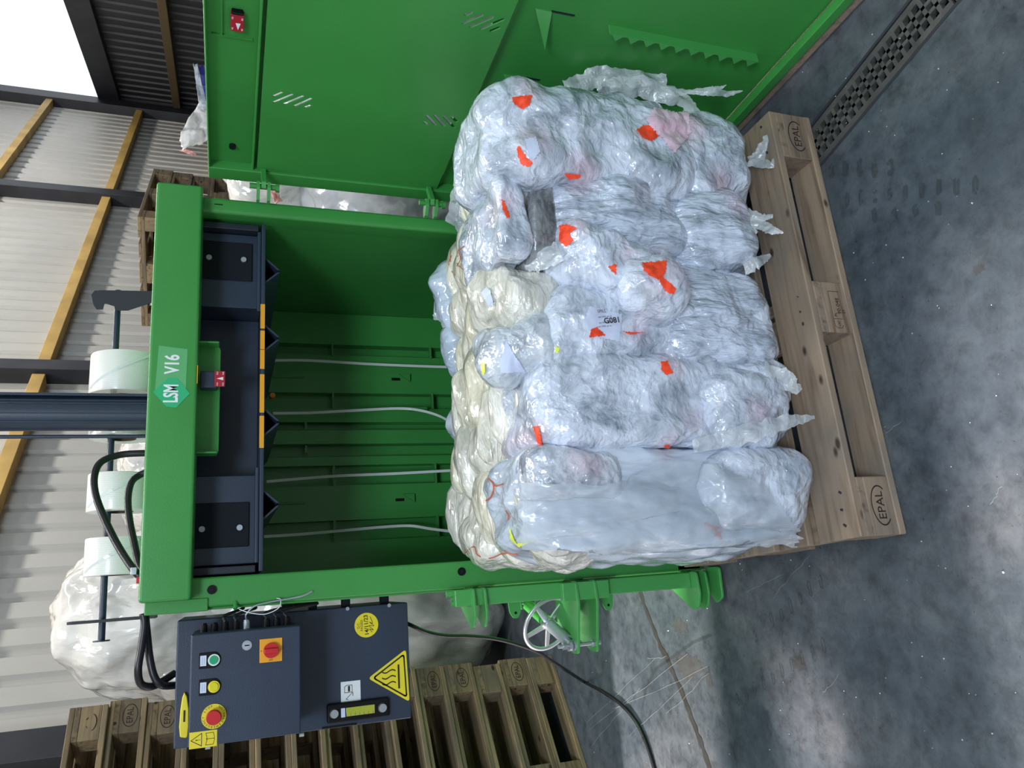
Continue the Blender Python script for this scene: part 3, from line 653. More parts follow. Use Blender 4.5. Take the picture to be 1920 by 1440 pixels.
# warning sticker with triangle and book
x0, x1 = Y(380, 1402, FY).x, Y(380, 1371, FY).x; z1, z0 = Y(355, 1385, FY).z, Y(407, 1385, FY).z
box('warning_sticker', 'yellow', ct, x0, x1, FY-.0006, FY, z0, z1, bevel=.0003)
LN = None
def line_plate(name, pts, y, wd, m_, parent, closed=True):
    b_ = MB(); n = len(pts)
    for i in range(n if closed else n-1):
        a, c = Vector((pts[i][0], y, pts[i][1])), Vector((pts[(i+1) % n][0], y, pts[(i+1) % n][1])); d = (c-a).normalized(); q = Vector((-d.z, 0, d.x))*wd/2; a = a-d*wd*.4; c = c+d*wd*.4
        b_.add([a-q, c-q, c+q, a+q], [(0, 1, 2, 3)])
    return b_.build(name, m_, parent)
xm = (x0+x1)/2; zm = (z0+z1)/2; yy = FY-.0009
line_plate('triangle_print', [(xm-.015, zm+.004), (xm+.015, zm+.004), (xm, zm+.029)], yy, .0016, 'ink', ct)
text('!', .017, (xm, yy-.0002, zm+.0125), AX, AZ, 'ink', ct, ex=.0001)
line_plate('book_print', [(xm-.014, zm-.024), (xm-.002, zm-.027), (xm, zm-.025), (xm+.002, zm-.027), (xm+.014, zm-.024), (xm+.014, zm-.006), (xm+.002, zm-.009), (xm, zm-.007), (xm-.002, zm-.009), (xm-.014, zm-.006)], yy, .0012, 'ink', ct)
line_plate('book_spine', [(xm, zm-.025), (xm, zm-.007)], yy, .0012, 'ink', ct, False)
# glands on the side of the cabinet, their cables
for i, (tx, m_) in enumerate(((382, 'black'), (402, 'black'), (422, 'black'), (443, 'black'), (462, 'galvanised'), (500, 'black'), (519, 'black'), (538, 'black'))):
    z = Y(tx, 1185, 0).z; g = cyl('cable_gland', m_, ct, (.017, .0, z), (.036, .0, z), .0095, 12); cyl('gland_nut', m_, ct, (.030, .0, z), (.040, .0, z), .0075, 6)
    if i in (2, 3, 5, 6, 7): hose('control_cable', [(.038, 0, z), (.055, .01, z+.002), (.068, .05, z-.02-.01*i), (.07, .12, z-.05)], .0042)
z = Y(462, 1185, 0).z
hose('grey_cable', [(.038, 0, z), (.055, -.012, z+.001), (.075, -.016, z-.02), (.083, -.014, z-.06), (.088, -.012, z-.11), (.094, -.010, z-.15), (.105, -.004, z-.18)], .0026, m_='galvanised')
hose('cable_tie', [(.070, -.012, z+.02), (.058, -.018, z-.01), (.052, -.02, z-.05), (.066, -.02, z-.085), (.088, -.012, z-.09), (.092, -.006, z-.08)], .0013, m_='white_print')
cyl('tie_anchor', 'green', B, (.072, -.012, z+.03), (.090, -.0, z+.03), .006, 12)
for x_, tx in ((-.17, 568), (-.258, 395)): 
    p = Y(tx-5, 1378 if tx > 500 else 1404, -.05); cyl('hinge_pin', 'zinc', ct, (-.262, -.09, p.z-.006), (-.262, -.09, p.z+.006), .005, 10)
# things on the power pack front
p = Y(687, 1172, PYF); cyl('round_sticker', 'yellow', pk, (p.x, PYF, p.z), (p.x, PYF-.0008, p.z), .036, 44)
text('Q.C.', .010, (p.x, PYF-.0012, p.z+.024), AX, AZ, 'ink', pk, ex=.0001); text('PASSED', .010, (p.x, PYF-.0012, p.z+.014), AX, AZ, 'ink', pk, ex=.0001)
text('14/11/23', .017, (p.x, PYF-.0012, p.z+.000), (1, 0, .06), (-.06, 0, 1), 'ink', pk, ex=.0001, bold=.0003)
hs = MB(); q = [Vector((p.x+a, PYF-.0012, p.z-.013+b_)) for a, b_ in ((-.022, -.004), (-.012, .004), (-.016, -.008), (-.002, .006), (-.004, -.010), (.008, .004), (.004, -.006), (.024, .002))]
hs.tube(q, .0008, 5, 4); hs.build('signature', 'ink', pk)
A_ = PY([(761, 1217), (768, 1316), (690, 1272)], PYF); cxx = sum(a[0] for a in A_)/3; czz = sum(a[1] for a in A_)/3
def rounded(poly, r, n=5):
    out = []; k = len(poly)
    for i in range(k):
        p0, p1, p2 = Vector(poly[i-1]), Vector(poly[i]), Vector(poly[(i+1) % k]); a = p1+(p0-p1).normalized()*r; c = p1+(p2-p1).normalized()*r
        for j in range(n+1): t = j/n; q = a.lerp(p1, t).lerp(p1.lerp(c, t), t); out.append((q.x, q.y))
    return out
def shrink(poly, k): return [((a-cxx)*k+cxx, (b_-czz)*k+czz) for a, b_ in poly]
plate('hot_surface_sticker', 'yellow', rounded(A_, .012), PYF, .0007, pk)
line_plate('triangle_print', rounded(shrink(A_, .80), .009), PYF-.001, .0045, 'ink', pk)
zb = min(a[1] for a in A_)+.028
box('bar_print', 'ink', pk, cxx-.036, cxx+.033, PYF-.0012, PYF-.0007, zb, zb+.0055, bevel=0)
for dx in (-.018, -.001, .016):
    q = [Vector((cxx+dx+math.sin(t*6.3)*.004, PYF-.001, zb+.012+t*.042)) for t in [i/8 for i in range(9)]]
    MB().strip(q, [Vector((.0019, 0, 0))]*9).build('heat_wave_print', 'ink', pk)
x0, x1 = Y(657, 1316, PYF).x, Y(657, 1277, PYF).x; z1, z0 = Y(639, 1297, PYF).z, Y(676, 1297, PYF).z
box('fill_sticker', 'white_print', pk, x0, x1, PYF-.0007, PYF, z0, z1, bevel=.0003)
xm, zm = (x0+x1)/2, (z0+z1)/2
line_plate('can_print', [(xm-.002, zm+.018), (xm+.014, zm+.018), (xm+.018, zm+.012), (xm+.018, zm-.004), (xm-.002, zm-.004)], PYF-.001, .0016, 'ink', pk)
box('can_print', 'ink', pk, xm, xm+.016, PYF-.0011, PYF-.0007, zm+.002, zm+.008, bevel=0)
line_plate('funnel_print', [(xm-.004, zm-.004), (xm-.020, zm+.014), (xm-.022, zm+.008)], PYF-.001, .0015, 'ink', pk, False)
line_plate('arrow_print', [(xm-.012, zm-.006), (xm-.003, zm-.006)], PYF-.001, .0018, 'ink', pk, False)
# oil gauge
ga, gb = Y(612, 1334, PYF), Y(729, 1328, PYF); xg = (ga.x+gb.x)/2
gg = box('oil_gauge', 'black', pk, xg-.027, xg+.027, PYF-.016, PYF, gb.z, ga.z, bevel=.006)
box('gauge_window', 'oil_glass', pk, xg-.012, xg+.012, PYF-.0175, PYF-.015, gb.z+.045, ga.z-.055, bevel=.001)
box('gauge_label', 'paper', pk, xg-.013, xg+.012, PYF-.0172, PYF-.015, ga.z-.052, ga.z-.040, bevel=0)
for k in range(7): box('gauge_tick', 'ink', pk, xg-.012, xg-.004, PYF-.018, PYF-.0175, gb.z+.05+.013*k, gb.z+.0507+.013*k, bevel=0)
for z in (ga.z-.020, gb.z+.022): cyl('gauge_bolt', 'zinc', pk, (xg, PYF-.016, z), (xg, PYF-.025, z), .0135, 26, r1=.0115)
# ---- latch bar with lugs, turnbuckle and handwheel
box('latch_bar', 'green_lit', B, .028, .078, -.055, -.004, .105, .925, bevel=.004)
def lug(z, poly, m_='green_lit', t=.008, name='lug'):
    b_ = MB(); b_.prism(rounded(poly, .012, 4), (0, 0, z), AX, AY, AZ, t); return b_.build(name, m_, B, bevel=.0015)
pol = [(.08, .10), (.08, -.075), (.0, -.085), (-.038, -.06), (-.038, -.035), (.05, .10)]
lug(.868, pol); lug(.832, pol)
pol = [(.075, .085), (.08, -.085), (.01, -.095), (-.03, -.085), (-.142, -.062), (-.142, -.025), (-.10, .085)]
for z0, z1 in ((.535, .545), (.470, .480)):
    b_ = MB(); pr = rounded(pol, .014, 4); n = len(pr)
    b_.prism(pr, (0, 0, z0), AX, AY, AZ, .009); b_.build('lug', 'green_lit', B, bevel=.0015)
box('lug_web', 'green_lit', B, .02, .075, -.083, -.055, .425, .585, bevel=.002)
pol = [(.08, .12), (.08, -.09), (.01, -.10), (-.035, -.085), (-.045, -.05), (.05, .12)]
lug(.098, pol); lug(.064, pol)
b_ = MB(); b_.prism(rounded([(.09, -.02), (.09, -.10), (-.01, -.10), (-.03, -.06), (.02, -.02)], .012, 4), (0, 0, .012), AX, AY, AZ, .009); b_.build('lug', 'green_lit', B, bevel=.0015)
for z, yy in ((.385, .02), (.70, .05)):
    e_ = plate('ear', 'green_lit', rounded([(.06, z+.025), (-.005, z+.02), (-.025, z+.008), (-.025, z-.008), (-.005, z-.018), (.06, z-.02)], .008, 3), yy, .006, B)
    cyl('ear_hole', 'black', e_, (-.008, yy-.0055, z), (-.008, yy-.0065, z), .0045, 10)
cyl('lug_bolt', 'green_lit', B, (.068, -.03, .92), (.068, -.03, .945), .011, 10); cyl('lug_bolt', 'green_lit', B, (.04, -.03, .885), (.04, -.03, .93), .008, 10)
S0_, S1_ = Y(985, 1130, .20), Y(1074, 1210, -.045); sd = (S1_-S0_).normalized()
cyl('screw_spindle', 'zinc', B, S0_, S1_, .0105, 14)
cyl('spindle_sleeve', 'green', B, S0_+sd*.015, S0_+sd*.14, .019, 20); cyl('spindle_sleeve', 'galvanised', B, S0_+sd*.15, S1_-sd*.03, .019, 20)
e_ = MB(); e_.ring(S1_+AZ*.006, AZ, .007, .017, .010, 24); e_.build('eye_end', 'zinc', B)
e_ = MB(); e_.ring(S1_-AZ*.010, AZ, .007, .017, .010, 24); e_.build('eye_end', 'zinc', B)
cyl('eye_bolt', 'zinc', B, S1_-AZ*.095, S1_+AZ*.050, .0062, 12); cyl('nut', 'zinc', B, S1_+AZ*.022, S1_+AZ*.034, .0125, 6); cyl('nut', 'zinc', B, S1_-AZ*.078, S1_-AZ*.066, .0125, 6)
for dz in (.018, -.026): box('spindle_ear', 'green', B, S0_.x-.02, .09, S0_.y-.02, S0_.y+.02, S0_.z+dz, S0_.z+dz+.007, bevel=.002)
cyl('eye_bolt', 'zinc', B, S0_-AX*.0+AZ*.03, S0_-AZ*.035, .0062, 12); cyl('nut', 'zinc', B, S0_+AZ*.022, S0_+AZ*.034, .0125, 6); cyl('nut', 'zinc', B, S0_-AZ*.034, S0_-AZ*.022, .0115, 6)
wc = S0_+sd*.145
hw = MB(); 
wa = sd.orthogonal().normalized(); wb_ = sd.cross(wa); RW = .090
n = 56; rim = []
vs = []
for i in range(n):
    q = 2*math.pi*i/n; rd = wa*math.cos(q)+wb_*math.sin(q)
    for k in range(8):
        a = 2*math.pi*k/8; vs.append(wc+rd*(RW+.0075*math.cos(a))+sd*(.0055*math.sin(a)))
hw.add(vs, [(i*8+k, i*8+(k+1) % 8, ((i+1) % n)*8+(k+1) % 8, ((i+1) % n)*8+k) for i in range(n) for k in range(8)])
hwo = hw.build('handwheel', 'zinc', B, smooth=True)
cyl('wheel_hub', 'zinc', hwo, wc-sd*.012, wc+sd*.012, .022, 28)
for k in range(5):
    q = R(35+72*k); rd = wa*math.cos(q)+wb_*math.sin(q); td = sd.cross(rd); sp = MB()
    sp.add([wc+rd*r_+td*s*wd+sd*h for r_, wd in ((.018, .0095), (RW-.003, .0065)) for s in (-1, 1) for h in (-.003, .003)], [(0, 1, 3, 2), (4, 6, 7, 5), (0, 4, 5, 1), (2, 3, 7, 6), (0, 2, 6, 4), (1, 5, 7, 3)])
    sp.build('wheel_spoke', 'zinc', hwo, bevel=.001)
# ---- door, swung open: child of the baler with its own frame at the hinge line
DRX = math.atan2(-.9955, .0946)
D = box('door', 'green', B, -.062, -.002, -.030, .035, .035, 1.646, bevel=.004)
D.matrix_world = Matrix.Translation((1.452, 0, 0)) @ Matrix.Rotation(DRX, 4, 'Z')
PD = Vector((1.452, 0, 0)); DD = Vector((.0946, -.9955, 0)).normalized(); DNm = Vector((-DD.y, DD.x, 0))
def DP(tx, ty):
    q = plane(tx, ty, PD, DNm)-PD; return (q.dot(DD), q.z)
def dbox(name, m_, *a, **k): return box(name, m_, D, *a, **k)
DWD = 1.22
dbox('frame_top', 'green', -.002, DWD, -.030, -.0, 1.640, 1.646); dbox('frame_bottom', 'green', -.002, DWD, -.030, .0, .035, .064, bevel=.002)
dbox('frame_end', 'green', DWD, DWD+.05, -.030, .035, .035, 1.646)
dbox('upper_panel', 'green', -.002, DWD, .000, .004, 1.512, 1.642, bevel=.001)
dbox('upper_panel_fold', 'green', -.002, DWD, -.022, .002, 1.510, 1.516, bevel=.001)
dbox('gap_backing', 'green', -.002, DWD, .018, .026, 1.47, 1.54, bevel=.001); dbox('gap_backing', 'green', -.002, DWD, .018, .026, .86, .93, bevel=.001)  # added backing strips that keep the panel gaps dark
lp = dbox('lower_panel', 'green', -.002, DWD, .006, .010, .060, .893, bevel=.001)
dbox('lower_panel_fold', 'green', -.002, DWD, -.004, .008, .889, .895, bevel=.001)
# middle panel, slots cut right through
mp = dbox('middle_panel', 'green', -.001, DWD, -.022, -.018, .905, 1.500, bevel=0); mp.modifiers.clear()
dbox('middle_panel_fold', 'green', -.001, DWD, -.018, .0, 1.496, 1.500, bevel=0); dbox('middle_panel_fold', 'green', -.001, DWD, -.018, .0, .905, .909, bevel=0)
sl = [((490, 540), (540, 518)), ((490, 577), (603, 530)), ((555, 587), (665, 540)), ((615, 600), (715, 555)), ((678, 608), (708, 596)),
      ((1390, 695), (1410, 710)), ((1405, 657), (1460, 715)), ((1452, 655), (1512, 722)), ((1507, 660), (1570, 730)), ((1555, 665), (1585, 695)),
      ((1635, 50), (1675, 33)), ((1620, 100), (1738, 48)), ((1665, 122), (1800, 62)), ((1725, 135), (1865, 75)), ((1785, 148), (1840, 125))]
cut = MB()
for a, c in sl:
    p, q = DP(360+a[0]/3.2, a[1]/3.2), DP(360+c[0]/3.2, c[1]/3.2); v = (Vector(q)-Vector(p)); nn = v.normalized(); pr = Vector((-nn.y, nn.x))*.0045
    pts = [Vector(p)-pr, Vector(q)-pr, Vector(q)+nn*.003, Vector(q)+pr, Vector(p)+pr, Vector(p)-nn*.003]
    cut.prism([tuple(t) for t in pts], (0, -.05, 0), AX, AZ, AY, .06)
co = cut.build('cutter', 'slot_edge', None); co.matrix_world = D.matrix_world.copy()
bo = mp.modifiers.new('cut', 'BOOLEAN'); bo.object = co; bo.operation = 'DIFFERENCE'; bo.solver = 'EXACT'
dg = bpy.context.evaluated_depsgraph_get(); dg.update(); nme = bpy.data.meshes.new_from_object(mp.evaluated_get(dg)); mp.modifiers.clear(); mp.data = nme; bpy.data.objects.remove(co)
nme.materials.clear(); nme.materials.append(MT['green'])
# lock plate, bolt, teeth
p = DP(445, 35); dl = dbox('door_sensor', 'red_label', p[0]-.030, p[0]+.026, -.014, .0, p[1]-.016, p[1]+.016, bevel=.002)
dbox('sensor_foot', 'black', p[0]+.026, p[0]+.034, -.016, .0, p[1]-.014, p[1]+.014)
b_ = MB(); b_.prism([(-.022, 0), (.0, -.006), (.0, .006)], (p[0], -.0145, p[1]-.002), AX, AZ, -AY, .0006); b_.build('arrow_print', 'white_print', D)
for dx, dz in ((-.02, .011), (-.02, -.012), (.015, .011), (.015, -.012)): text('FG', .006, (p[0]+dx, -.0146, p[1]+dz), AX, AZ, 'white_print', D)
p = DP(436, 272); cyl('rubber_stop', 'rubber', D, (p[0], 0, p[1]), (p[0], -.010, p[1]), .010, 20)
dbox('lock_recess_edge', 'green', .545, .549, -.006, .0, 1.53, 1.63, bevel=0); dbox('lock_recess_edge', 'green', .549, DWD, -.006, .0, 1.603, 1.607, bevel=0)
for s_, z_ in ((.812, .842), (.562, .845), (.310, .852)):
    b_ = MB(); v_ = [(s_, .006, z_), (s_, .006, z_-.047), (s_-.095, -.030, z_-.060)]; b_.add(v_+[(x, y-.003, z) for x, y, z in v_], [(0, 1, 2), (5, 4, 3), (0, 3, 4, 1), (1, 4, 5, 2), (2, 5, 3, 0)]); b_.build('retaining_tooth', 'green_lit', D)
    dbox('tooth_slot', 'steel_dark', s_-.002, s_+.003, .004, .0062, z_-.112, z_-.045, bevel=0)
def saw(s0, z0, s1, z1, n, nm='saw_strip'):
    b_ = MB(); v0, v1 = Vector((s0, z0)), Vector((s1, z1)); d = (v1-v0)
    b_.add([(a[0], y, a[1]+0) for a in (v0, v1) for y in (.006, -.024)]+[(a[0]-.004, y, a[1]) for a in (v0, v1) for y in (.006, -.024)], [(0, 1, 3, 2), (4, 6, 7, 5), (0, 2, 6, 4), (1, 5, 7, 3), (0, 4, 5, 1), (2, 3, 7, 6)])
    for i in range(n):
        a = v0+d*(i+.12)/n; c = v0+d*(i+.88)/n; mdd = v0+d*(i+.5)/n
        b_.add([(a.x-.002, -.024, a.y), (c.x-.002, -.024, c.y), (mdd.x-.022, -.026, mdd.y), (a.x-.002, -.020, a.y), (c.x-.002, -.020, c.y), (mdd.x-.022, -.022, mdd.y)], [(0, 1, 2), (3, 5, 4), (0, 2, 5, 3), (1, 4, 5, 2)])
    b_.build(nm, 'green_lit', D)
saw(.805, .625, .805, .145, 10); saw(.545, .33, .545, .140, 4)
# hinges between jamb and door (middle of the chain is on the jamb)
for z in (1.480, .935, .50):
    for dz in (-.016, .016):
        h_ = MB(); h_.add([Vector((x, y, z+dz+t)) for t in (-.005, .005) for x, y in ((1.315, .0), (1.315, -.022), (1.345, -.05), (1.365, -.05), (1.372, -.03), (1.345, .0))], [(0, 1, 2, 3, 4, 5), (6, 7, 8, 9, 10, 11)]+[(i, (i+1) % 6, (i+1) % 6+6, i+6) for i in range(6)])
        h_.build('hinge_leaf', 'green_lit', B)
    cyl('hinge_pin', 'green', B, (1.356, -.034, z-.042), (1.356, -.034, z+.042), .009, 14)
    cyl('pin_head', 'green', B, (1.356, -.034, z-.048), (1.356, -.034, z-.036), .014, 14)
    a_ = MB(); a_.add([Vector((x, y, z+t)) for t in (-.007, .007) for x, y in ((1.345, -.046), (1.362, -.056), (1.47, .01), (1.46, .03))], [(0, 1, 2, 3), (4, 5, 6, 7)]+[(i, (i+1) % 4, (i+1) % 4+4, i+4) for i in range(4)]); a_.build('hinge_arm', 'green_lit', B)
# feet under the frame
for x in (.12, 1.28):
    for y in (.05, .85): box('foot', 'green', B, x-.035, x+.035, y-.035, y+.035, 0, .02, bevel=0)

# timber along the floor under the door
q0, q1 = Vector((1.475, -.46, 0)), Vector((1.60, -1.75, 0)); dr = (q1-q0).normalized(); pr = Vector((-dr.y, dr.x, 0))
if pr.x > 0: pr = -pr
t_ = MB(); t_.add([q+pr*w_+AZ*z for q in (q0, q1) for w_ in (.0, -.09) for z in (0, .034)], [(0, 1, 3, 2), (4, 6, 7, 5), (0, 4, 5, 1), (2, 3, 7, 6), (0, 2, 6, 4), (1, 5, 7, 3)])
o = t_.build('timber_plank', 'wood', bevel=.003); tag(o, 'long rough timber plank lying on the floor beneath the open green door', 'plank')

# ---- strap spools hanging on the rod
rdir = (rb-ra).normalized()
def spool(tx0, ty0, tx1, ty1, label, RO):
    a = Y(tx0, ty0, RY); c = Y(tx1, ty1, RY); wd = abs(a.x-c.x)*.96; xc = (a.x+c.x)/2
    # rod height at xc
    t = (xc-ra.x)/(rb.x-ra.x); zr = ra.z+(rb.z-ra.z)*t; RI = .045
    zc = zr-RI+.011
    root = empty('strap_spool', (xc, RY, zc), label=label, cat='strap spool', group='strap spools on the rod above the baler')
    n = 64; vs = []; prof = [(-wd/2, RI), (-wd/2, RO*.985), (-wd/2+.004, RO), (wd/2-.004, RO*1.0), (wd/2, RO*.985), (wd/2, RI)]
    b_ = MB()
    for x, r in prof:
        for i in range(n): vs.append((x, math.cos(2*math.pi*i/n)*r, math.sin(2*math.pi*i/n)*r))
    b_.add(vs, [(j*n+i, j*n+(i+1) % n, (j+1)*n+(i+1) % n, (j+1)*n+i) for j in range(5) for i in range(n)]); autosmooth(b_.build('wound_strap', 'strap_wound', root))
    b_ = MB(); b_.ring((-wd/2-.001, 0, 0), AX, RI-.004, RI+.001, wd+.002, 40); autosmooth(b_.build('cardboard_core', 'core_card', root))
    b_ = MB(); m_ = 12   # loose strap end crossing the winding on a slant
    pts = []; wv_ = []
    for i in range(m_+1):
        a_ = R(178-8.5*i); x = -wd*.30+wd*.72*i/m_; pts.append(Vector((x, -math.sin(a_)*(RO+.0012) , math.cos(a_)*-(RO+.0012)*-1))); wv_.append(Vector((.0045, 0, 0)))
    pts = [Vector((-wd*.42+wd*.84*i/m_, -math.sin(R(150-9*i))*(RO+.0015), -math.cos(R(150-9*i))*(RO+.0015))) for i in range(m_+1)]
    b_.strip(pts, [Vector((.004, 0, .003))]*(m_+1)); b_.build('strap_end', 'strap_white', root)
    return root
mm = mat('strap_wound', (.84, .83, .76, 1), .35, coat=.4); nt, b, tc, N, L = nodes(mm)
wv2 = N('TexWave', bands_direction='X'); wv2.inputs['Scale'].default_value = 45; wv2.inputs['Distortion'].default_value = .6; L(tc.outputs['Object'], wv2.inputs['Vector'])
bp = N('Bump'); bp.inputs['Strength'].default_value = .25; bp.inputs['Distance'].default_value = .001; L(wv2.outputs['Fac'], bp.inputs['Height']); L(bp.outputs[0], b.inputs['Normal'])
b.inputs['Sheen Weight'].default_value = .2
spool(187, 668, 187, 744, 'white strap spool on the rod between the cylinder and the hinge side', .112)
spool(182, 768, 182, 824, 'white strap spool on the rod mostly hidden behind the dark blue cylinder', .105)
spool(185, 890, 175, 963, 'white strap spool on the rod under the looping black hose', .100)
spool(167, 1010, 165, 1083, 'white strap spool nearest the free end of the rod', .098)
# ---- white straps hanging inside the chamber
def strap(pts, label, wd=.0055):
    P = [Y(a, b_, y) for a, b_, y in pts]; m_ = MB(); q = []
    for i in range(len(P)-1):
        for k in range(6):
            t = k/6; a, b2, c, d = P[max(i-1, 0)], P[i], P[i+1], P[min(i+2, len(P)-1)]
            q.append(.5*((2*b2)+(-a+c)*t+(2*a-5*b2+4*c-d)*t*t+(-a+3*b2-3*c+d)*t*t*t))
    q.append(P[-1]); m_.strip(q, [Vector((wd, 0, 0))]*len(q)); o = m_.build('strap', 'strap_white'); 
    so = o.modifiers.new('thick', 'SOLIDIFY'); so.thickness = .0008
    tag(o, label, 'strap', 'white straps hanging in the baling chamber')
strap([(505, 676, .80), (580, 676, .82), (700, 683, .84), (830, 688, .84), (930, 690, .80)], 'white polyester strap hanging nearest the hinge-side wall of the chamber')
strap([(512, 775, .82), (580, 774, .84), (660, 770, .84), (745, 766, .84), (790, 770, .80), (830, 783, .72), (860, 805, .60)], 'white polyester strap curving away beside the centre rail')
strap([(500, 903, .82), (570, 897, .84), (640, 892, .86), (740, 888, .86), (850, 882, .84)], 'straight white polyester strap hanging beyond the centre rail')
strap([(495, 1006, .82), (560, 1002, .84), (640, 995, .86), (720, 988, .86), (770, 986, .84), (810, 992, .80), (860, 998, .74)], 'white polyester strap hanging nearest the control cabinet side of the chamber')

# ---- yellow safety cutter stuck on the power pack
pA, pB = Y(345, 1297, PYF), Y(345, 1383, PYF); zc = (pA.z+pB.z)/2-.001; xa, xb = pB.x, pA.x
poly = [(xa, -.006), (xa+.004, -.010), (xa+.03, -.012), (xb-.045, -.011), (xb-.012, -.006), (xb, .001), (xb-.012, .006), (xb-.045, .010), (xa+.03, .012), (xa+.004, .009)]
kn = MB(); kn.prism([(a, b_+zc) for a, b_ in poly], (0, PYF-.0002, 0), AX, AZ, -AY, .013); ko = kn.build('safety_cutter', 'yellow', bevel=.003)
tag(ko, 'slim yellow safety cutter lying flat on the dark blue power pack', 'cutter')
box('cutter_slot', 'ink', ko, xa+.042, xa+.072, PYF-.0138, PYF-.0130, zc-.003, zc+.002, bevel=0)

# ---- power cable along the floor
pc_ = [Vector((.0, .5, 1.02)), Y(770, 1172, .42), Y(800, 1185, .44), Y(835, 1192, .46), Y(880, 1193, .48), Y(930, 1198, .50), Y(975, 1210, .54), Y(1010, 1224, .60), Y(1035, 1240, .70)]
zf = .008
pc2 = [Y(1062, 1257, .84), Y(1082, 1270, .96), Z(1098, 1280, zf), Z(1130, 1297, zf), Z(1165, 1322, zf), Z(1190, 1350, zf), Z(1208, 1385, zf), Z(1222, 1425, zf), Z(1232, 1470, zf), Z(1238, 1520, zf)]
cb = MB().tube(pc_+pc2, .0072, 12, 8).build('power_cable', 'cable_black', smooth=True); tag(cb, 'black power cable hanging from the power pack and curving over the floor', 'cable')

# ================================================================== FILM BALE
def lump_mesh(c, h, e, seed, amp=.012, sub=6, wr=.004, aniso=(1, 1, 1), rot=0.):
    bm = bmesh.new(); bmesh.ops.create_icosphere(bm, subdivisions=sub, radius=1.); bm.verts.ensure_lookup_table()
    V = np.array([v.co[:] for v in bm.verts]); Fc = [tuple(v.index for v in f.verts) for f in bm.faces]; bm.free()
    k = (np.abs(V)**e).sum(1)**(-1/e); S = V*k[:, None]
    Nn = np.sign(S)*np.abs(S)**(e-1)/np.array(h); Nn /= np.linalg.norm(Nn, axis=1)[:, None]
    P = S*np.array(h); ca, sa = math.cos(rot), math.sin(rot); M = np.array([[ca, 0, sa], [0, 1, 0], [-sa, 0, ca]])
    P = P@M.T+np.array(c); Nn = Nn@M.T
    off = Vector((seed*3.1, seed*1.7, seed*.9)); an = np.array(aniso)
    out = np.zeros(len(P))
    for i, p in enumerate(P*an):
        q = Vector(p)+off
        a = noise.fractal(q*4.2, 1., 2., 3)+.55*noise.noise(q*11); w_ = noise.voronoi(q*13+Vector((a, a, a))*.8)[0][0]*2-.8; w2 = 1-abs(noise.noise(q*38+Vector((a, -a, a))*1.5))*2
        out[i] = amp*a*1.3+wr*w_+wr*.45*w2
    P = P+Nn*(out*1.25)[:, None]
    return P, Fc
bale = empty('film_bale', (0, 0, 0), label='big lumpy bale of crumpled white stretch film strapped down on the pallet', cat='bale')
bale['label'] = 'big lumpy bale of crumpled white plastic film standing on the stamped pallet'
ALLV = []; ALLF = []
SPOTS = [(Y(a, b_, -.76), r, s) for a, b_, r, s in [(975, 195, .06, .5), (985, 290, .07, .45), (1215, 250, .05, .4), (1270, 240, .10, .75), (1080, 340, .07, .6), (950, 385, .05, .4), (1065, 440, .05, .5), (1340, 350, .06, .6), (1370, 400, .06, .45),
        (1185, 380, .06, .25), (1235, 520, .09, .5), (1190, 560, .06, .4), (1150, 500, .05, .3), (1120, 625, .04, .4), (1190, 625, .05, .35), (1245, 690, .05, .5), (1010, 810, .04, .5), (1250, 835, .05, .4), (1400, 780, .06, .5), (1290, 790, .06, .3), (1080, 870, .06, .35), (1110, 880, .05, .3)]]
def tint_of(P, cream, base):
    n = len(P); C = np.ones((n, 4)); C[:, :3] = base
    if cream:      # yellowed folds towards the top
        k = np.clip((P[:, 2]-.84)/.05, 0, 1)[:, None]*cream; C[:, :3] = C[:, :3]*(1-k)+np.array((1., .97, .84))*k
    for s, r, st in SPOTS:
        d = np.sqrt((P[:, 0]-s.x)**2+(P[:, 2]-s.z)**2)/r; k = (np.clip(1-d, 0, 1)**1.0*st)[:, None]*np.clip((-.45-P[:, 1])/.1, 0, 1)[:, None]
        C[:, :3] = C[:, :3]*(1-k)+np.array((1., .50, .52))*k
    return C
def lump(name, c, h, e=3.5, seed=1, mat_='film', parent=None, amp=.012, sub=6, wr=.004, aniso=(1, 1, 1), cream=0., base=(1, 1, 1), hit=True, rot=0.):
    P, Fc = lump_mesh(c, h, e, seed, amp, sub, wr, aniso, rot)
    me = bpy.data.meshes.new(name); me.from_pydata([tuple(p) for p in P], [], Fc); me.materials.append(MT[mat_]); me.shade_smooth()
    at = me.color_attributes.new('tint', 'FLOAT_COLOR', 'POINT'); at.data.foreach_set('color', tint_of(P, cream, base).ravel().astype(np.float32))
    o = bpy.data.objects.new(name, me); COL.objects.link(o); o.parent = bale if parent is None else (parent if parent != 0 else None)
    if hit: k = len(ALLV); ALLV.extend([Vector(p) for p in P]); ALLF.extend([tuple(i+k for i in f) for f in Fc])
    return o
def flump(x0, x1, y0, y1, yf, depth, **k):
    """bundle whose front, at depth yf, covers this part of the bale's face"""
    a, c = Y(x0, (y0+y1)/2, yf), Y(x1, (y0+y1)/2, yf); b0, b1 = Y((x0+x1)/2, y0, yf), Y((x0+x1)/2, y1, yf)
    z1, z0 = a.z, c.z; z0 = max(z0, .168); return lump('film_bundle', ((b0.x+b1.x)/2, yf+depth/2, (z0+z1)/2), (abs(b0.x-b1.x)/2, depth/2, (z1-z0)/2), **k)
lump('film_core', (.745, -.37, .51), (.52, .33, .345), 8, 1, 'film', amp=.012)
flump(990, 1545, 826, 1030, -.765, .36, e=6, seed=2, mat_='film_smooth', amp=.018, sub=7, aniso=(1.6, 1, .5))
flump(1330, 1548, 832, 990, -.80, .22, e=3.4, seed=23, mat_='film', amp=.018)
flump(1000, 1185, 830, 935, -.785, .22, e=4, seed=24, mat_='film', amp=.014, base=(1, .97, .94))
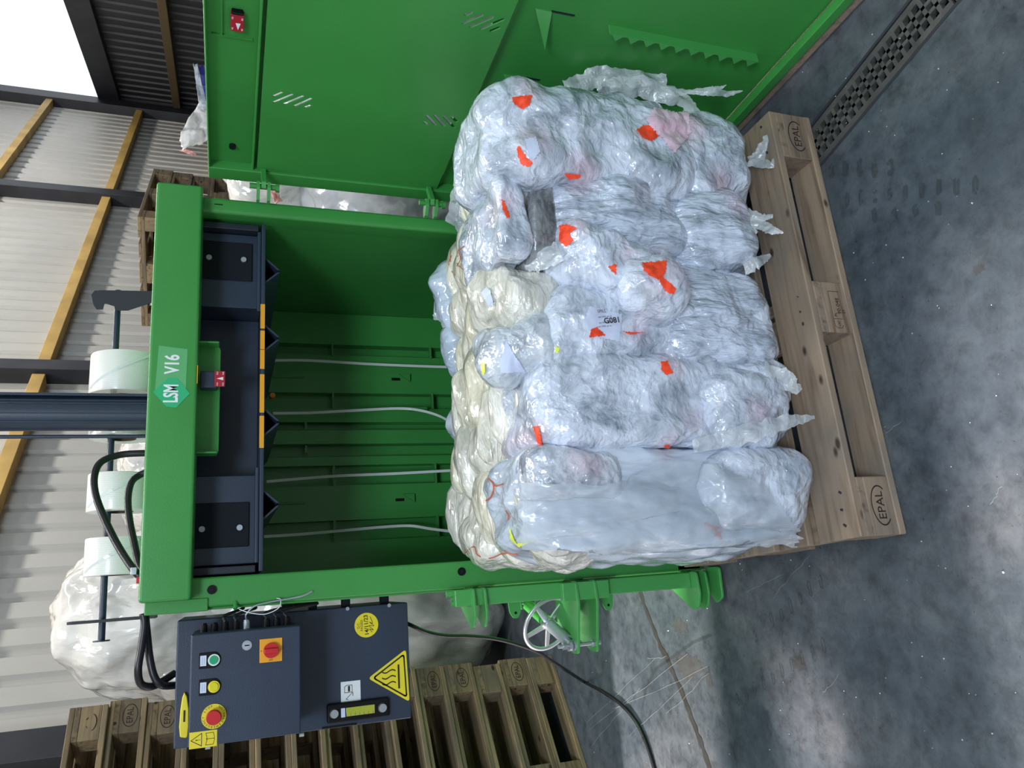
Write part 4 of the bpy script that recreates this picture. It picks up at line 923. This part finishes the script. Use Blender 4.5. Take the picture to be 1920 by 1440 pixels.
flump(1012, 1500, 660, 840, -.79, .36, e=6, seed=3, mat_='film', amp=.018, sub=7, aniso=(1, 1, .7))
flump(1330, 1500, 685, 838, -.815, .2, e=3.4, seed=31, mat_='film', amp=.014)
flump(1040, 1475, 540, 684, -.785, .36, e=6, seed=4, mat_='film', amp=.015, sub=7)
flump(1225, 1480, 482, 688, -.805, .30, e=3.2, seed=5, mat_='film_fibrous', amp=.014, sub=7)
_c = Y(1160, 508, -.80); lump('film_bundle', (_c.x, -.745, _c.z), (.095, .13, .165), 3., 6, 'film', amp=.022, sub=7, rot=.55)
_c = Y(1225, 528, -.84); lump('film_bundle', (_c.x, -.785, _c.z), (.072, .10, .085), 2.8, 36, 'film', amp=.018)
flump(1030, 1310, 318, 462, -.79, .32, e=5, seed=7, mat_='film_fibrous', amp=.014, sub=7)
flump(1250, 1440, 338, 510, -.80, .30, e=3.2, seed=8, mat_='film_fibrous', amp=.014, rot=-.3)
flump(930, 1000, 318, 478, -.785, .30, e=5, seed=9, mat_='film', amp=.014)
flump(920, 1315, 158, 336, -.82, .38, e=5, seed=10, mat_='film', amp=.018, sub=7, aniso=(.8, 1, 1))
flump(985, 1270, 133, 230, -.76, .34, e=2.8, seed=11, mat_='film', amp=.026)
flump(1245, 1455, 203, 388, -.79, .34, e=3, seed=12, mat_='film', amp=.020)
flump(925, 1065, 478, 600, -.735, .26, e=3, seed=13, mat_='film_top', amp=.024, sub=6, rot=.3, base=(.98, .98, .94))
flump(935, 1060, 575, 690, -.755, .26, e=3, seed=14, mat_='film', amp=.024, base=(.92, .91, .86), rot=-.2)
flump(990, 1050, 330, 485, -.775, .3, e=5, seed=15, mat_='film_crevice_shade', amp=.014, aniso=(.6, 1, 2))  # shade of a deep crevice put in as a dark bundle
# folded layers that make the top
random.seed(21); lay = []
yy = -.70
rows = [(-.655, .055), (-.59, .054), (-.52, .052), (-.43, .052), (-.34, .050), (-.25, .050), (-.16, .050), (-.07, .048), (-.01, .042)]
for i, (yc, hy) in enumerate(rows):
    xe = 1.33-(.13 if yc > -.25 else 0); n = 6; xs = [.19+(xe-.19)*(j+(random.uniform(-.3, .3) if 0 < j < n else 0))/n for j in range(n+1)]
    for j in range(n):
        a, c = xs[j]-.03, xs[j+1]+.03; zt = .905+random.uniform(-.030, .026)-(.03 if j == n-1 else 0)-(.01 if j == 0 else 0)-(.02 if yc > -.05 else 0)
        hz = .10+random.uniform(0, .02); k = random.uniform(.90, 1.03); cr_ = random.choice((.3, .6, 1., 1., 1.3)) if i else .7
        lump('film_fold', ((a+c)/2, yc+random.uniform(-.02, .02), zt-hz), ((c-a)/2, hy*random.uniform(.9, 1.25), hz), 2.8, 40+i*7+j, 'film_top', amp=.022, sub=5, wr=.007, aniso=(.4, 1.3, 1), cream=cr_, base=(k, k, k*.985), rot=random.uniform(-.25, .25))
# flank bulges: left side and the back edge
lump('film_bundle', (.215, -.16, .73), (.10, .13, .17), 2.8, 61, 'film_top', amp=.016, cream=.4, aniso=(1, 1, 1))
lump('film_bundle', (.210, -.42, .50), (.085, .26, .33), 4, 62, 'film_smooth', amp=.014)
lump('film_bundle', (1.27, -.28, .55), (.10, .24, .36), 3.2, 63, 'film', amp=.02)
lump('film_bundle', (.42, -.02, .70), (.17, .07, .17), 2.6, 64, 'film_smooth', amp=.02, base=(.95, .95, .92))
lump('film_bundle', (.60, .005, .76), (.14, .07, .14), 2.6, 65, 'film_smooth', amp=.02, base=(.97, .96, .93))
lump('film_bundle', (1.02, -.01, .78), (.15, .07, .15), 2.6, 66, 'film_smooth', amp=.02, base=(.93, .97, 1))
lump('film_bundle', (.83, .00, .76), (.12, .06, .14), 2.6, 67, 'film_smooth', amp=.02, base=(.93, .97, 1))
bvh = BVHTree.FromPolygons(ALLV, ALLF)
def hitp(tx, ty, off=.004):
    r = ray(tx, ty).normalized(); h = bvh.ray_cast(CAM, r)
    if h[0] is None: return None
    n = h[1] if h[1].dot(r) < 0 else -h[1]
    return h[0]+n*off
def inside(poly, x, y):
    c = False; n = len(poly)
    for i in range(n):
        x0, y0 = poly[i]; x1, y1 = poly[i-1]
        if (y0 > y) != (y1 > y) and x < (x1-x0)*(y-y0)/(y1-y0)+x0: c = not c
    return c
def patch(name, poly, material, step=3., off=.003, crump=.0015, jag=0., **k):
    step *= .6; jag *= .5
    """thin piece lying on the bale's surface"""
    xs = [p[0] for p in poly]; ys = [p[1] for p in poly]; idx = {}; vs = []; fs = []
    nx = int((max(xs)-min(xs))/step)+2; ny = int((max(ys)-min(ys))/step)+2
    def vert(i, j):
        if (i, j) in idx: return idx[i, j]
        x, y = min(xs)+i*step, min(ys)+j*step; h = hitp(x, y, off)
        if h is not None: h = h+Vector((0, -1, 0))*crump*noise.noise(Vector((x*.035, y*.05, 3)))
        idx[i, j] = None if h is None else len(vs)
        if h is not None: vs.append(h)
        return idx[i, j]
    for i in range(nx):
        for j in range(ny):
            x, y = min(xs)+(i+.5)*step, min(ys)+(j+.5)*step
            if inside(poly, x+jag*noise.noise(Vector((y*.3, 0, 0))), y+jag*noise.noise(Vector((x*.3, 5, 0)))):
                q = [vert(i, j), vert(i+1, j), vert(i+1, j+1), vert(i, j+1)]
                if None not in q:
                    z = [vs[a] for a in q]
                    if max((z[a]-z[b_]).length for a in range(4) for b_ in range(a)) < (.08 if name == 'film_sheet' else .035): fs.append(tuple(q))
    if not fs: return None
    me = bpy.data.meshes.new(name); me.from_pydata(vs, [], fs); me.materials.append(MT[material]); me.shade_smooth()
    if name == 'film_sheet':
        bm = bmesh.new(); bm.from_mesh(me)
        for _ in range(5): bmesh.ops.smooth_vert(bm, verts=bm.verts, factor=.5, use_axis_x=True, use_axis_y=True, use_axis_z=True)
        for v in bm.verts: v.co += (CAM-v.co).normalized()*(.010+.010*(1-abs(noise.noise(v.co*Vector((14, 14, 5))))*2))
        bm.to_mesh(me); bm.free()
    at = me.color_attributes.new('tint', 'FLOAT_COLOR', 'POINT'); at.data.foreach_set('color', [1.]*4*len(vs))
    o = bpy.data.objects.new(name, me); COL.objects.link(o); o.parent = bale
    if 'label' in k: o['label'] = k['label']
    return o
OP = [[(960, 183), (996, 180), (993, 198), (978, 205), (962, 195)], [(970, 276), (975, 275), (984, 290), (998, 305), (992, 313), (978, 308), (971, 292)],
      [(1192, 246), (1205, 236), (1228, 234), (1234, 255), (1220, 266), (1204, 260)], [(1282, 246), (1290, 244), (1289, 260), (1276, 266)],
      [(940, 372), (946, 382), (955, 408), (950, 410), (943, 394)], [(1050, 425), (1064, 422), (1083, 428), (1068, 438), (1076, 452), (1062, 462), (1050, 452)],
      [(1140, 500), (1155, 496), (1154, 515), (1146, 508)], [(1203, 494), (1249, 490), (1248, 506), (1242, 520), (1267, 540), (1262, 552), (1246, 545), (1234, 525), (1214, 516), (1207, 508)],
      [(1107, 618), (1118, 613), (1135, 630), (1104, 634)], [(1238, 680), (1250, 678), (1260, 700), (1249, 704), (1240, 695)], [(1002, 800), (1012, 798), (1019, 833), (1010, 830)], [(1245, 832), (1258, 833), (1254, 839), (1244, 837)],
      [(1057, 325), (1090, 326), (1085, 333), (1066, 336)], [(1165, 622), (1208, 624), (1180, 628)]]
for p in OP: patch('orange_label', p, 'orange', 2.2, .004, .003, 4.)
patch('paper_label', [(1105, 575), (1165, 590), (1160, 640), (1112, 632), (1096, 600)], 'paper', 3, .003)
pp_ = hitp(1140, 605, .008)
if pp_:
    hp = lambda a, b_: (hitp(a, b_, .012) or Y(a, b_, -.8))+Vector((0, -.006, 0))
    lg = text('G081', .020, hp(1143, 606), (.12, 0, -.97), (.97, 0, .12), 'ink', bale, bold=.0003, ex=.0001)
    text('SPILL', .011, hp(1120, 586), (.12, 0, -.97), (.97, 0, .12), 'ink', bale, ex=.0001)
    for k in range(3):
        text('aer 0341 wr ni', .006, hp(1128, 598+8*k), (.12, 0, -.97), (.97, 0, .12), 'ink', bale, ex=.0001)
patch('paper_label', [(985, 262), (1005, 258), (1012, 285), (1000, 300), (990, 290)], 'paper', 3, .003)
patch('paper_scrap', [(950, 640), (962, 660), (985, 695), (940, 698), (938, 680)], 'paper', 3, .006)
patch('paper_scrap', [(915, 540), (922, 545), (930, 575), (918, 572), (905, 550)], 'paper', 3, .006)
patch('yellow_scrap', [(956, 985), (962, 1000), (970, 1018), (1003, 1012), (975, 1024), (960, 1012)], 'yellow_film', 2.4, .004)
patch('yellow_scrap', [(904, 680), (912, 682), (910, 702), (905, 700)], 'yellow_film', 2.4, .004)
patch('yellow_scrap', [(1042, 650), (1049, 652), (1046, 662), (1041, 660)], 'yellow_film', 2.4, .004)
0 and patch('dark_film', [(1028, 365), (1034, 375), (1030, 400), (1026, 450), (1016, 440), (1016, 400)], 'film_crevice_shade', 3, .004)
0 and patch('dark_film', [(990, 440), (1002, 435), (985, 475), (980, 478)], 'film_crevice_shade', 3, .004)
patch('film_sheet', [(985, 900), (1150, 905), (1230, 862), (1300, 870), (1420, 905), (1470, 960), (1490, 985), (1488, 1020), (1380, 1010), (1280, 1020), (1130, 1030), (985, 1020)], 'film_sheet', 6, .020, .010, 8)
0 and patch('film_sheet', [(925, 480), (1000, 492), (1040, 560), (990, 590), (985, 690), (930, 660)], 'film_sheet', 5, .012, .008, 8)
film('film_pink', (.80, .48, .62, 1), (.98, .72, .86, 1), bump=.6, trans=.1)
patch('pink_film', [(1225, 205), (1290, 215), (1295, 250), (1262, 290), (1240, 262), (1212, 228)], 'film_pink', 4, .006, .006, 5)

def string(pts, r=.0012, m_='orange_string'):
    P = [hitp(a, b_, .004) for a, b_ in pts]; P = [p for p in P if p]
    if len(P) > 1: MB().tube(P, r, 6, 4).build('orange_string', m_, bale, smooth=True)
string([(835, 435), (845, 450), (840, 468), (848, 480), (842, 495), (848, 510), (855, 515)]); string([(843, 440), (846, 470), (832, 467), (845, 492)]); string([(858, 500), (866, 485), (862, 470), (872, 462)]); string([(860, 480), (858, 495), (870, 505)])
string([(918, 897), (926, 905), (928, 918), (922, 930), (914, 938)], .002); string([(926, 905), (932, 912), (945, 908)], .0015); string([(950, 955), (956, 965), (955, 975)], .0018)
string([(874, 1035), (890, 1025), (897, 1040), (920, 1045), (945, 1035), (970, 1038)], .0016)
string([(1320, 982), (1340, 995), (1350, 1010)], .003); string([(1335, 985), (1352, 995), (1338, 1005)], .002)
# flaps of loose sheet
def flap(name, corners, mat_, nu=26, nv=16, cr=.012, seed=0, jag=.15, thick=0., parent=None):
    """corners: 4 points (a,b,c,d) round the sheet"""
    a, b_, c, d = [Vector(p) for p in corners]; vs = []; n_ = (b_-a).cross(d-a).normalized()
    for i in range(nu+1):
        for j in range(nv+1):
            u, v = i/nu, j/nv
            if i == nu: u += jag*noise.noise(Vector((v*6, seed, 1)))
            if j in (0, nv): v += (jag*.6)*noise.noise(Vector((u*7, seed, 4+j)))
            p = a.lerp(b_, u).lerp(d.lerp(c, u), v); q = p*12+Vector((seed, 0, 0)); vs.append(p+n_*(cr*(1-abs(noise.noise(q))*2)+cr*.4*noise.noise(p*40)))
    fs = [(i*(nv+1)+j, (i+1)*(nv+1)+j, (i+1)*(nv+1)+j+1, i*(nv+1)+j+1) for i in range(nu) for j in range(nv)]
    me = bpy.data.meshes.new(name); me.from_pydata(vs, [], fs); me.materials.append(MT[mat_]); me.shade_smooth(); at = me.color_attributes.new('tint', 'FLOAT_COLOR', 'POINT'); at.data.foreach_set('color', [1.]*4*len(vs))
    o = bpy.data.objects.new(name, me); COL.objects.link(o); o.parent = bale if parent is None else parent; return o
flap('film_flap', [Y(1350, 985, -.70), Y(1500, 990, -.76), Y(1497, 1030, -.70), Y(1340, 1020, -.60)], 'film_sheet', seed=1)
flap('film_flap', [Y(1060, 1010, -.62), Y(1400, 1005, -.62), Y(1280, 1050, -.45), Y(1090, 1050, -.40)], 'film_sheet', seed=2, cr=.008)
flap('film_flap', [Y(960, 1005, -.60), Y(1180, 1010, -.60), Y(1180, 1052, -.35), Y(980, 1040, -.30)], 'film_sheet', seed=3, cr=.008)
flap('film_flap', [Y(815, 520, .02), Y(850, 540, .0), Y(850, 608, .0), Y(812, 598, .04)], 'film_sheet', 14, 14, seed=4, cr=.012)
def wisp(pts, seed, m_='film_shred'):
    """torn tapering strip: (px, py, depth y, width)"""
    P = [(Y(a, b_, y), w_) for a, b_, y, w_ in pts]; vs = []; nu = 12*(len(P)-1); nv = 8
    for i in range(nu+1):
        t = i/12; k = min(int(t), len(P)-2); u = t-k; c = P[k][0].lerp(P[k+1][0], u); wd = P[k][1]*(1-u)+P[k+1][1]*u; d = (P[k+1][0]-P[k][0]).normalized(); sd_ = d.cross(FWD).normalized()
        for j in range(nv+1):
            v = j/nv-.5; e = wd*(1+.5*noise.noise(Vector((i*.45, seed, j//nv*3)))); q = c+sd_*(v*e); q = q+FWD*(.35*wd*noise.noise(q*26+Vector((seed, 0, 0)))+.3*wd*abs(v)); vs.append(q+AZ*.003*noise.noise(q*60))
    fs = [(i*(nv+1)+j, (i+1)*(nv+1)+j, (i+1)*(nv+1)+j+1, i*(nv+1)+j+1) for i in range(nu) for j in range(nv)]
    me = bpy.data.meshes.new('film_shred'); me.from_pydata(vs, [], fs); me.materials.append(MT[m_]); me.shade_smooth(); at = me.color_attributes.new('tint', 'FLOAT_COLOR', 'POINT'); at.data.foreach_set('color', [1.]*4*len(vs))
    o = bpy.data.objects.new('film_shred', me); COL.objects.link(o); o.parent = bale
wisp([(1225, 172, -.62, .05), (1290, 172, -.68, .012), (1335, 170, -.72, .028), (1362, 176, -.76, .018), (1393, 170, -.78, .003)], 1)
wisp([(1335, 168, -.72, .020), (1352, 164, -.73, .010), (1362, 159, -.74, .002)], 2)
wisp([(1415, 310, -.74, .05), (1435, 275, -.78, .035), (1452, 238, -.80, .016)], 3); wisp([(1405, 300, -.74, .04), (1450, 310, -.80, .02), (1455, 295, -.80, .008)], 4)
wisp([(1385, 425, -.76, .06), (1425, 420, -.80, .035), (1452, 432, -.84, .022), (1468, 436, -.85, .004)], 5); wisp([(1390, 400, -.76, .04), (1430, 408, -.80, .02), (1450, 405, -.82, .01)], 6)
wisp([(1300, 838, -.80, .03), (1400, 815, -.84, .05), (1480, 790, -.86, .035), (1528, 782, -.86, .008)], 7)
wisp([(1395, 500, -.78, .05), (1425, 490, -.80, .03), (1445, 478, -.80, .01)], 8)
wisp([(1060, 165, -.62, .05), (1120, 142, -.66, .06), (1190, 145, -.68, .05), (1250, 150, -.70, .035)], 9); wisp([(1120, 165, -.70, .06), (1200, 158, -.72, .06), (1280, 185, -.74, .05), (1310, 215, -.76, .02)], 10)
wisp([(1430, 700, -.80, .06), (1475, 712, -.82, .05), (1500, 735, -.82, .02)], 11); wisp([(1260, 480, -.84, .05), (1230, 510, -.88, .05), (1210, 560, -.89, .03)], 12)
wisp([(940, 205, -.62, .04), (905, 265, -.50, .07), (885, 330, -.36, .07), (860, 400, -.18, .03)], 13); wisp([(905, 270, -.40, .05), (870, 340, -.25, .07), (845, 420, -.05, .04)], 14)
wisp([(860, 585, .0, .05), (835, 600, .02, .03), (812, 590, .04, .006)], 15); wisp([(1050, 470, -.80, .05), (1010, 490, -.76, .05), (985, 500, -.72, .02)], 16)

# ================================================================== HEAPS BEHIND
def bag(name, label, cat, pieces, mat_, group=None):
    root = empty(name, pieces[0][0], label=label, cat=cat, group=group); c0 = Vector(pieces[0][0])
    for i, (c, h, e, seed, nm_) in enumerate(pieces):
        o = lump(nm_, c, h, e, seed, mat_ if not isinstance(mat_, dict) else mat_.get(i, mat_[0]), parent=0, amp=.045, sub=6, wr=.012, aniso=(.6, .6, .35), hit=False)
        o.parent = root; o.matrix_parent_inverse = Matrix.Translation(c0).inverted()
    return root
bag('plastic_bulk_bag', 'huge white plastic bulk bag standing behind the power pack and pallet stack', 'bulk bag',
    [((.02, 2.45, 1.02), (.50, .42, 1.0), 3.5, 71, 'bag_body'), ((.02, 2.42, 1.85), (.42, .40, .55), 2.4, 72, 'bag_top')], 'bag_white')
bag('plastic_bulk_bag', 'white plastic bulk bag behind the strap spools, next to the huge one', 'bulk bag',
    [((.98, 2.75, .93), (.42, .42, .92), 3.2, 73, 'bag_body'), ((.82, 2.70, 1.75), (.36, .36, .44), 2.5, 74, 'bag_top')], 'bag_white')
bag('white_film_bale', 'pale grey round film bale behind the door hinges', 'bale', [((2.50, 1.75, .62), (.62, .55, .62), 3, 75, 'bale_body')], 'bag_grey')
bag('white_sack_heap', 'creamy white sacks heaped on the grey film bale behind the open door', 'sack heap', [((2.62, 1.85, 1.36), (.50, .42, .26), 2.6, 76, 'sack'), ((2.75, 1.85, 1.52), (.26, .20, .16), 3.4, 77, 'sack')], 'bag_white')
def quadsheet(name, pts, m_, label, cat, **k):
    o = flap(name, pts, m_, 20, 14, .03, k.get('seed', 3), .15); o.parent = None; so = o.modifiers.new('t', 'SOLIDIFY'); so.thickness = .004; tag(o, label, cat); return o
quadsheet('blue_film_bag', [Y(366, 118, 1.75), Y(420, 112, 1.75), Y(420, 205, 1.65), Y(383, 192, 1.65)], 'blue_bag', 'crumpled dark blue bag sticking up above the open door', 'bag', seed=8)
quadsheet('white_film_scrap', [Y(361, 118, 1.70), Y(369, 114, 1.70), Y(387, 200, 1.60), Y(374, 205, 1.60)], 'film_shred', 'folded white film edge beside the dark blue bag', 'film scrap', seed=9)
quadsheet('white_film_scrap', [Y(340, 246, 1.62), Y(376, 188, 1.70), Y(430, 240, 1.62), Y(344, 280, 1.60)], 'bag_white', 'crumpled white film sheet sticking out past the door edge', 'film scrap', seed=10)
quadsheet('pink_film_scrap', [Y(334, 276, 1.62), Y(345, 278, 1.62), Y(368, 287, 1.62), Y(362, 292, 1.62)], 'pink_bag', 'small salmon pink film strip hanging beside the door top', 'film scrap', seed=11)
quadsheet('pink_film_scrap', [Y(508, 355, 1.1), Y(520, 352, 1.1), Y(530, 375, 1.1), Y(516, 378, 1.1)], 'pink_bag', 'salmon pink film tuft seen through the gap beside the upper hinge', 'film scrap', seed=12)
print('objects', len(bpy.data.objects), 'tris', sum(len(m.polygons) for m in bpy.data.meshes))
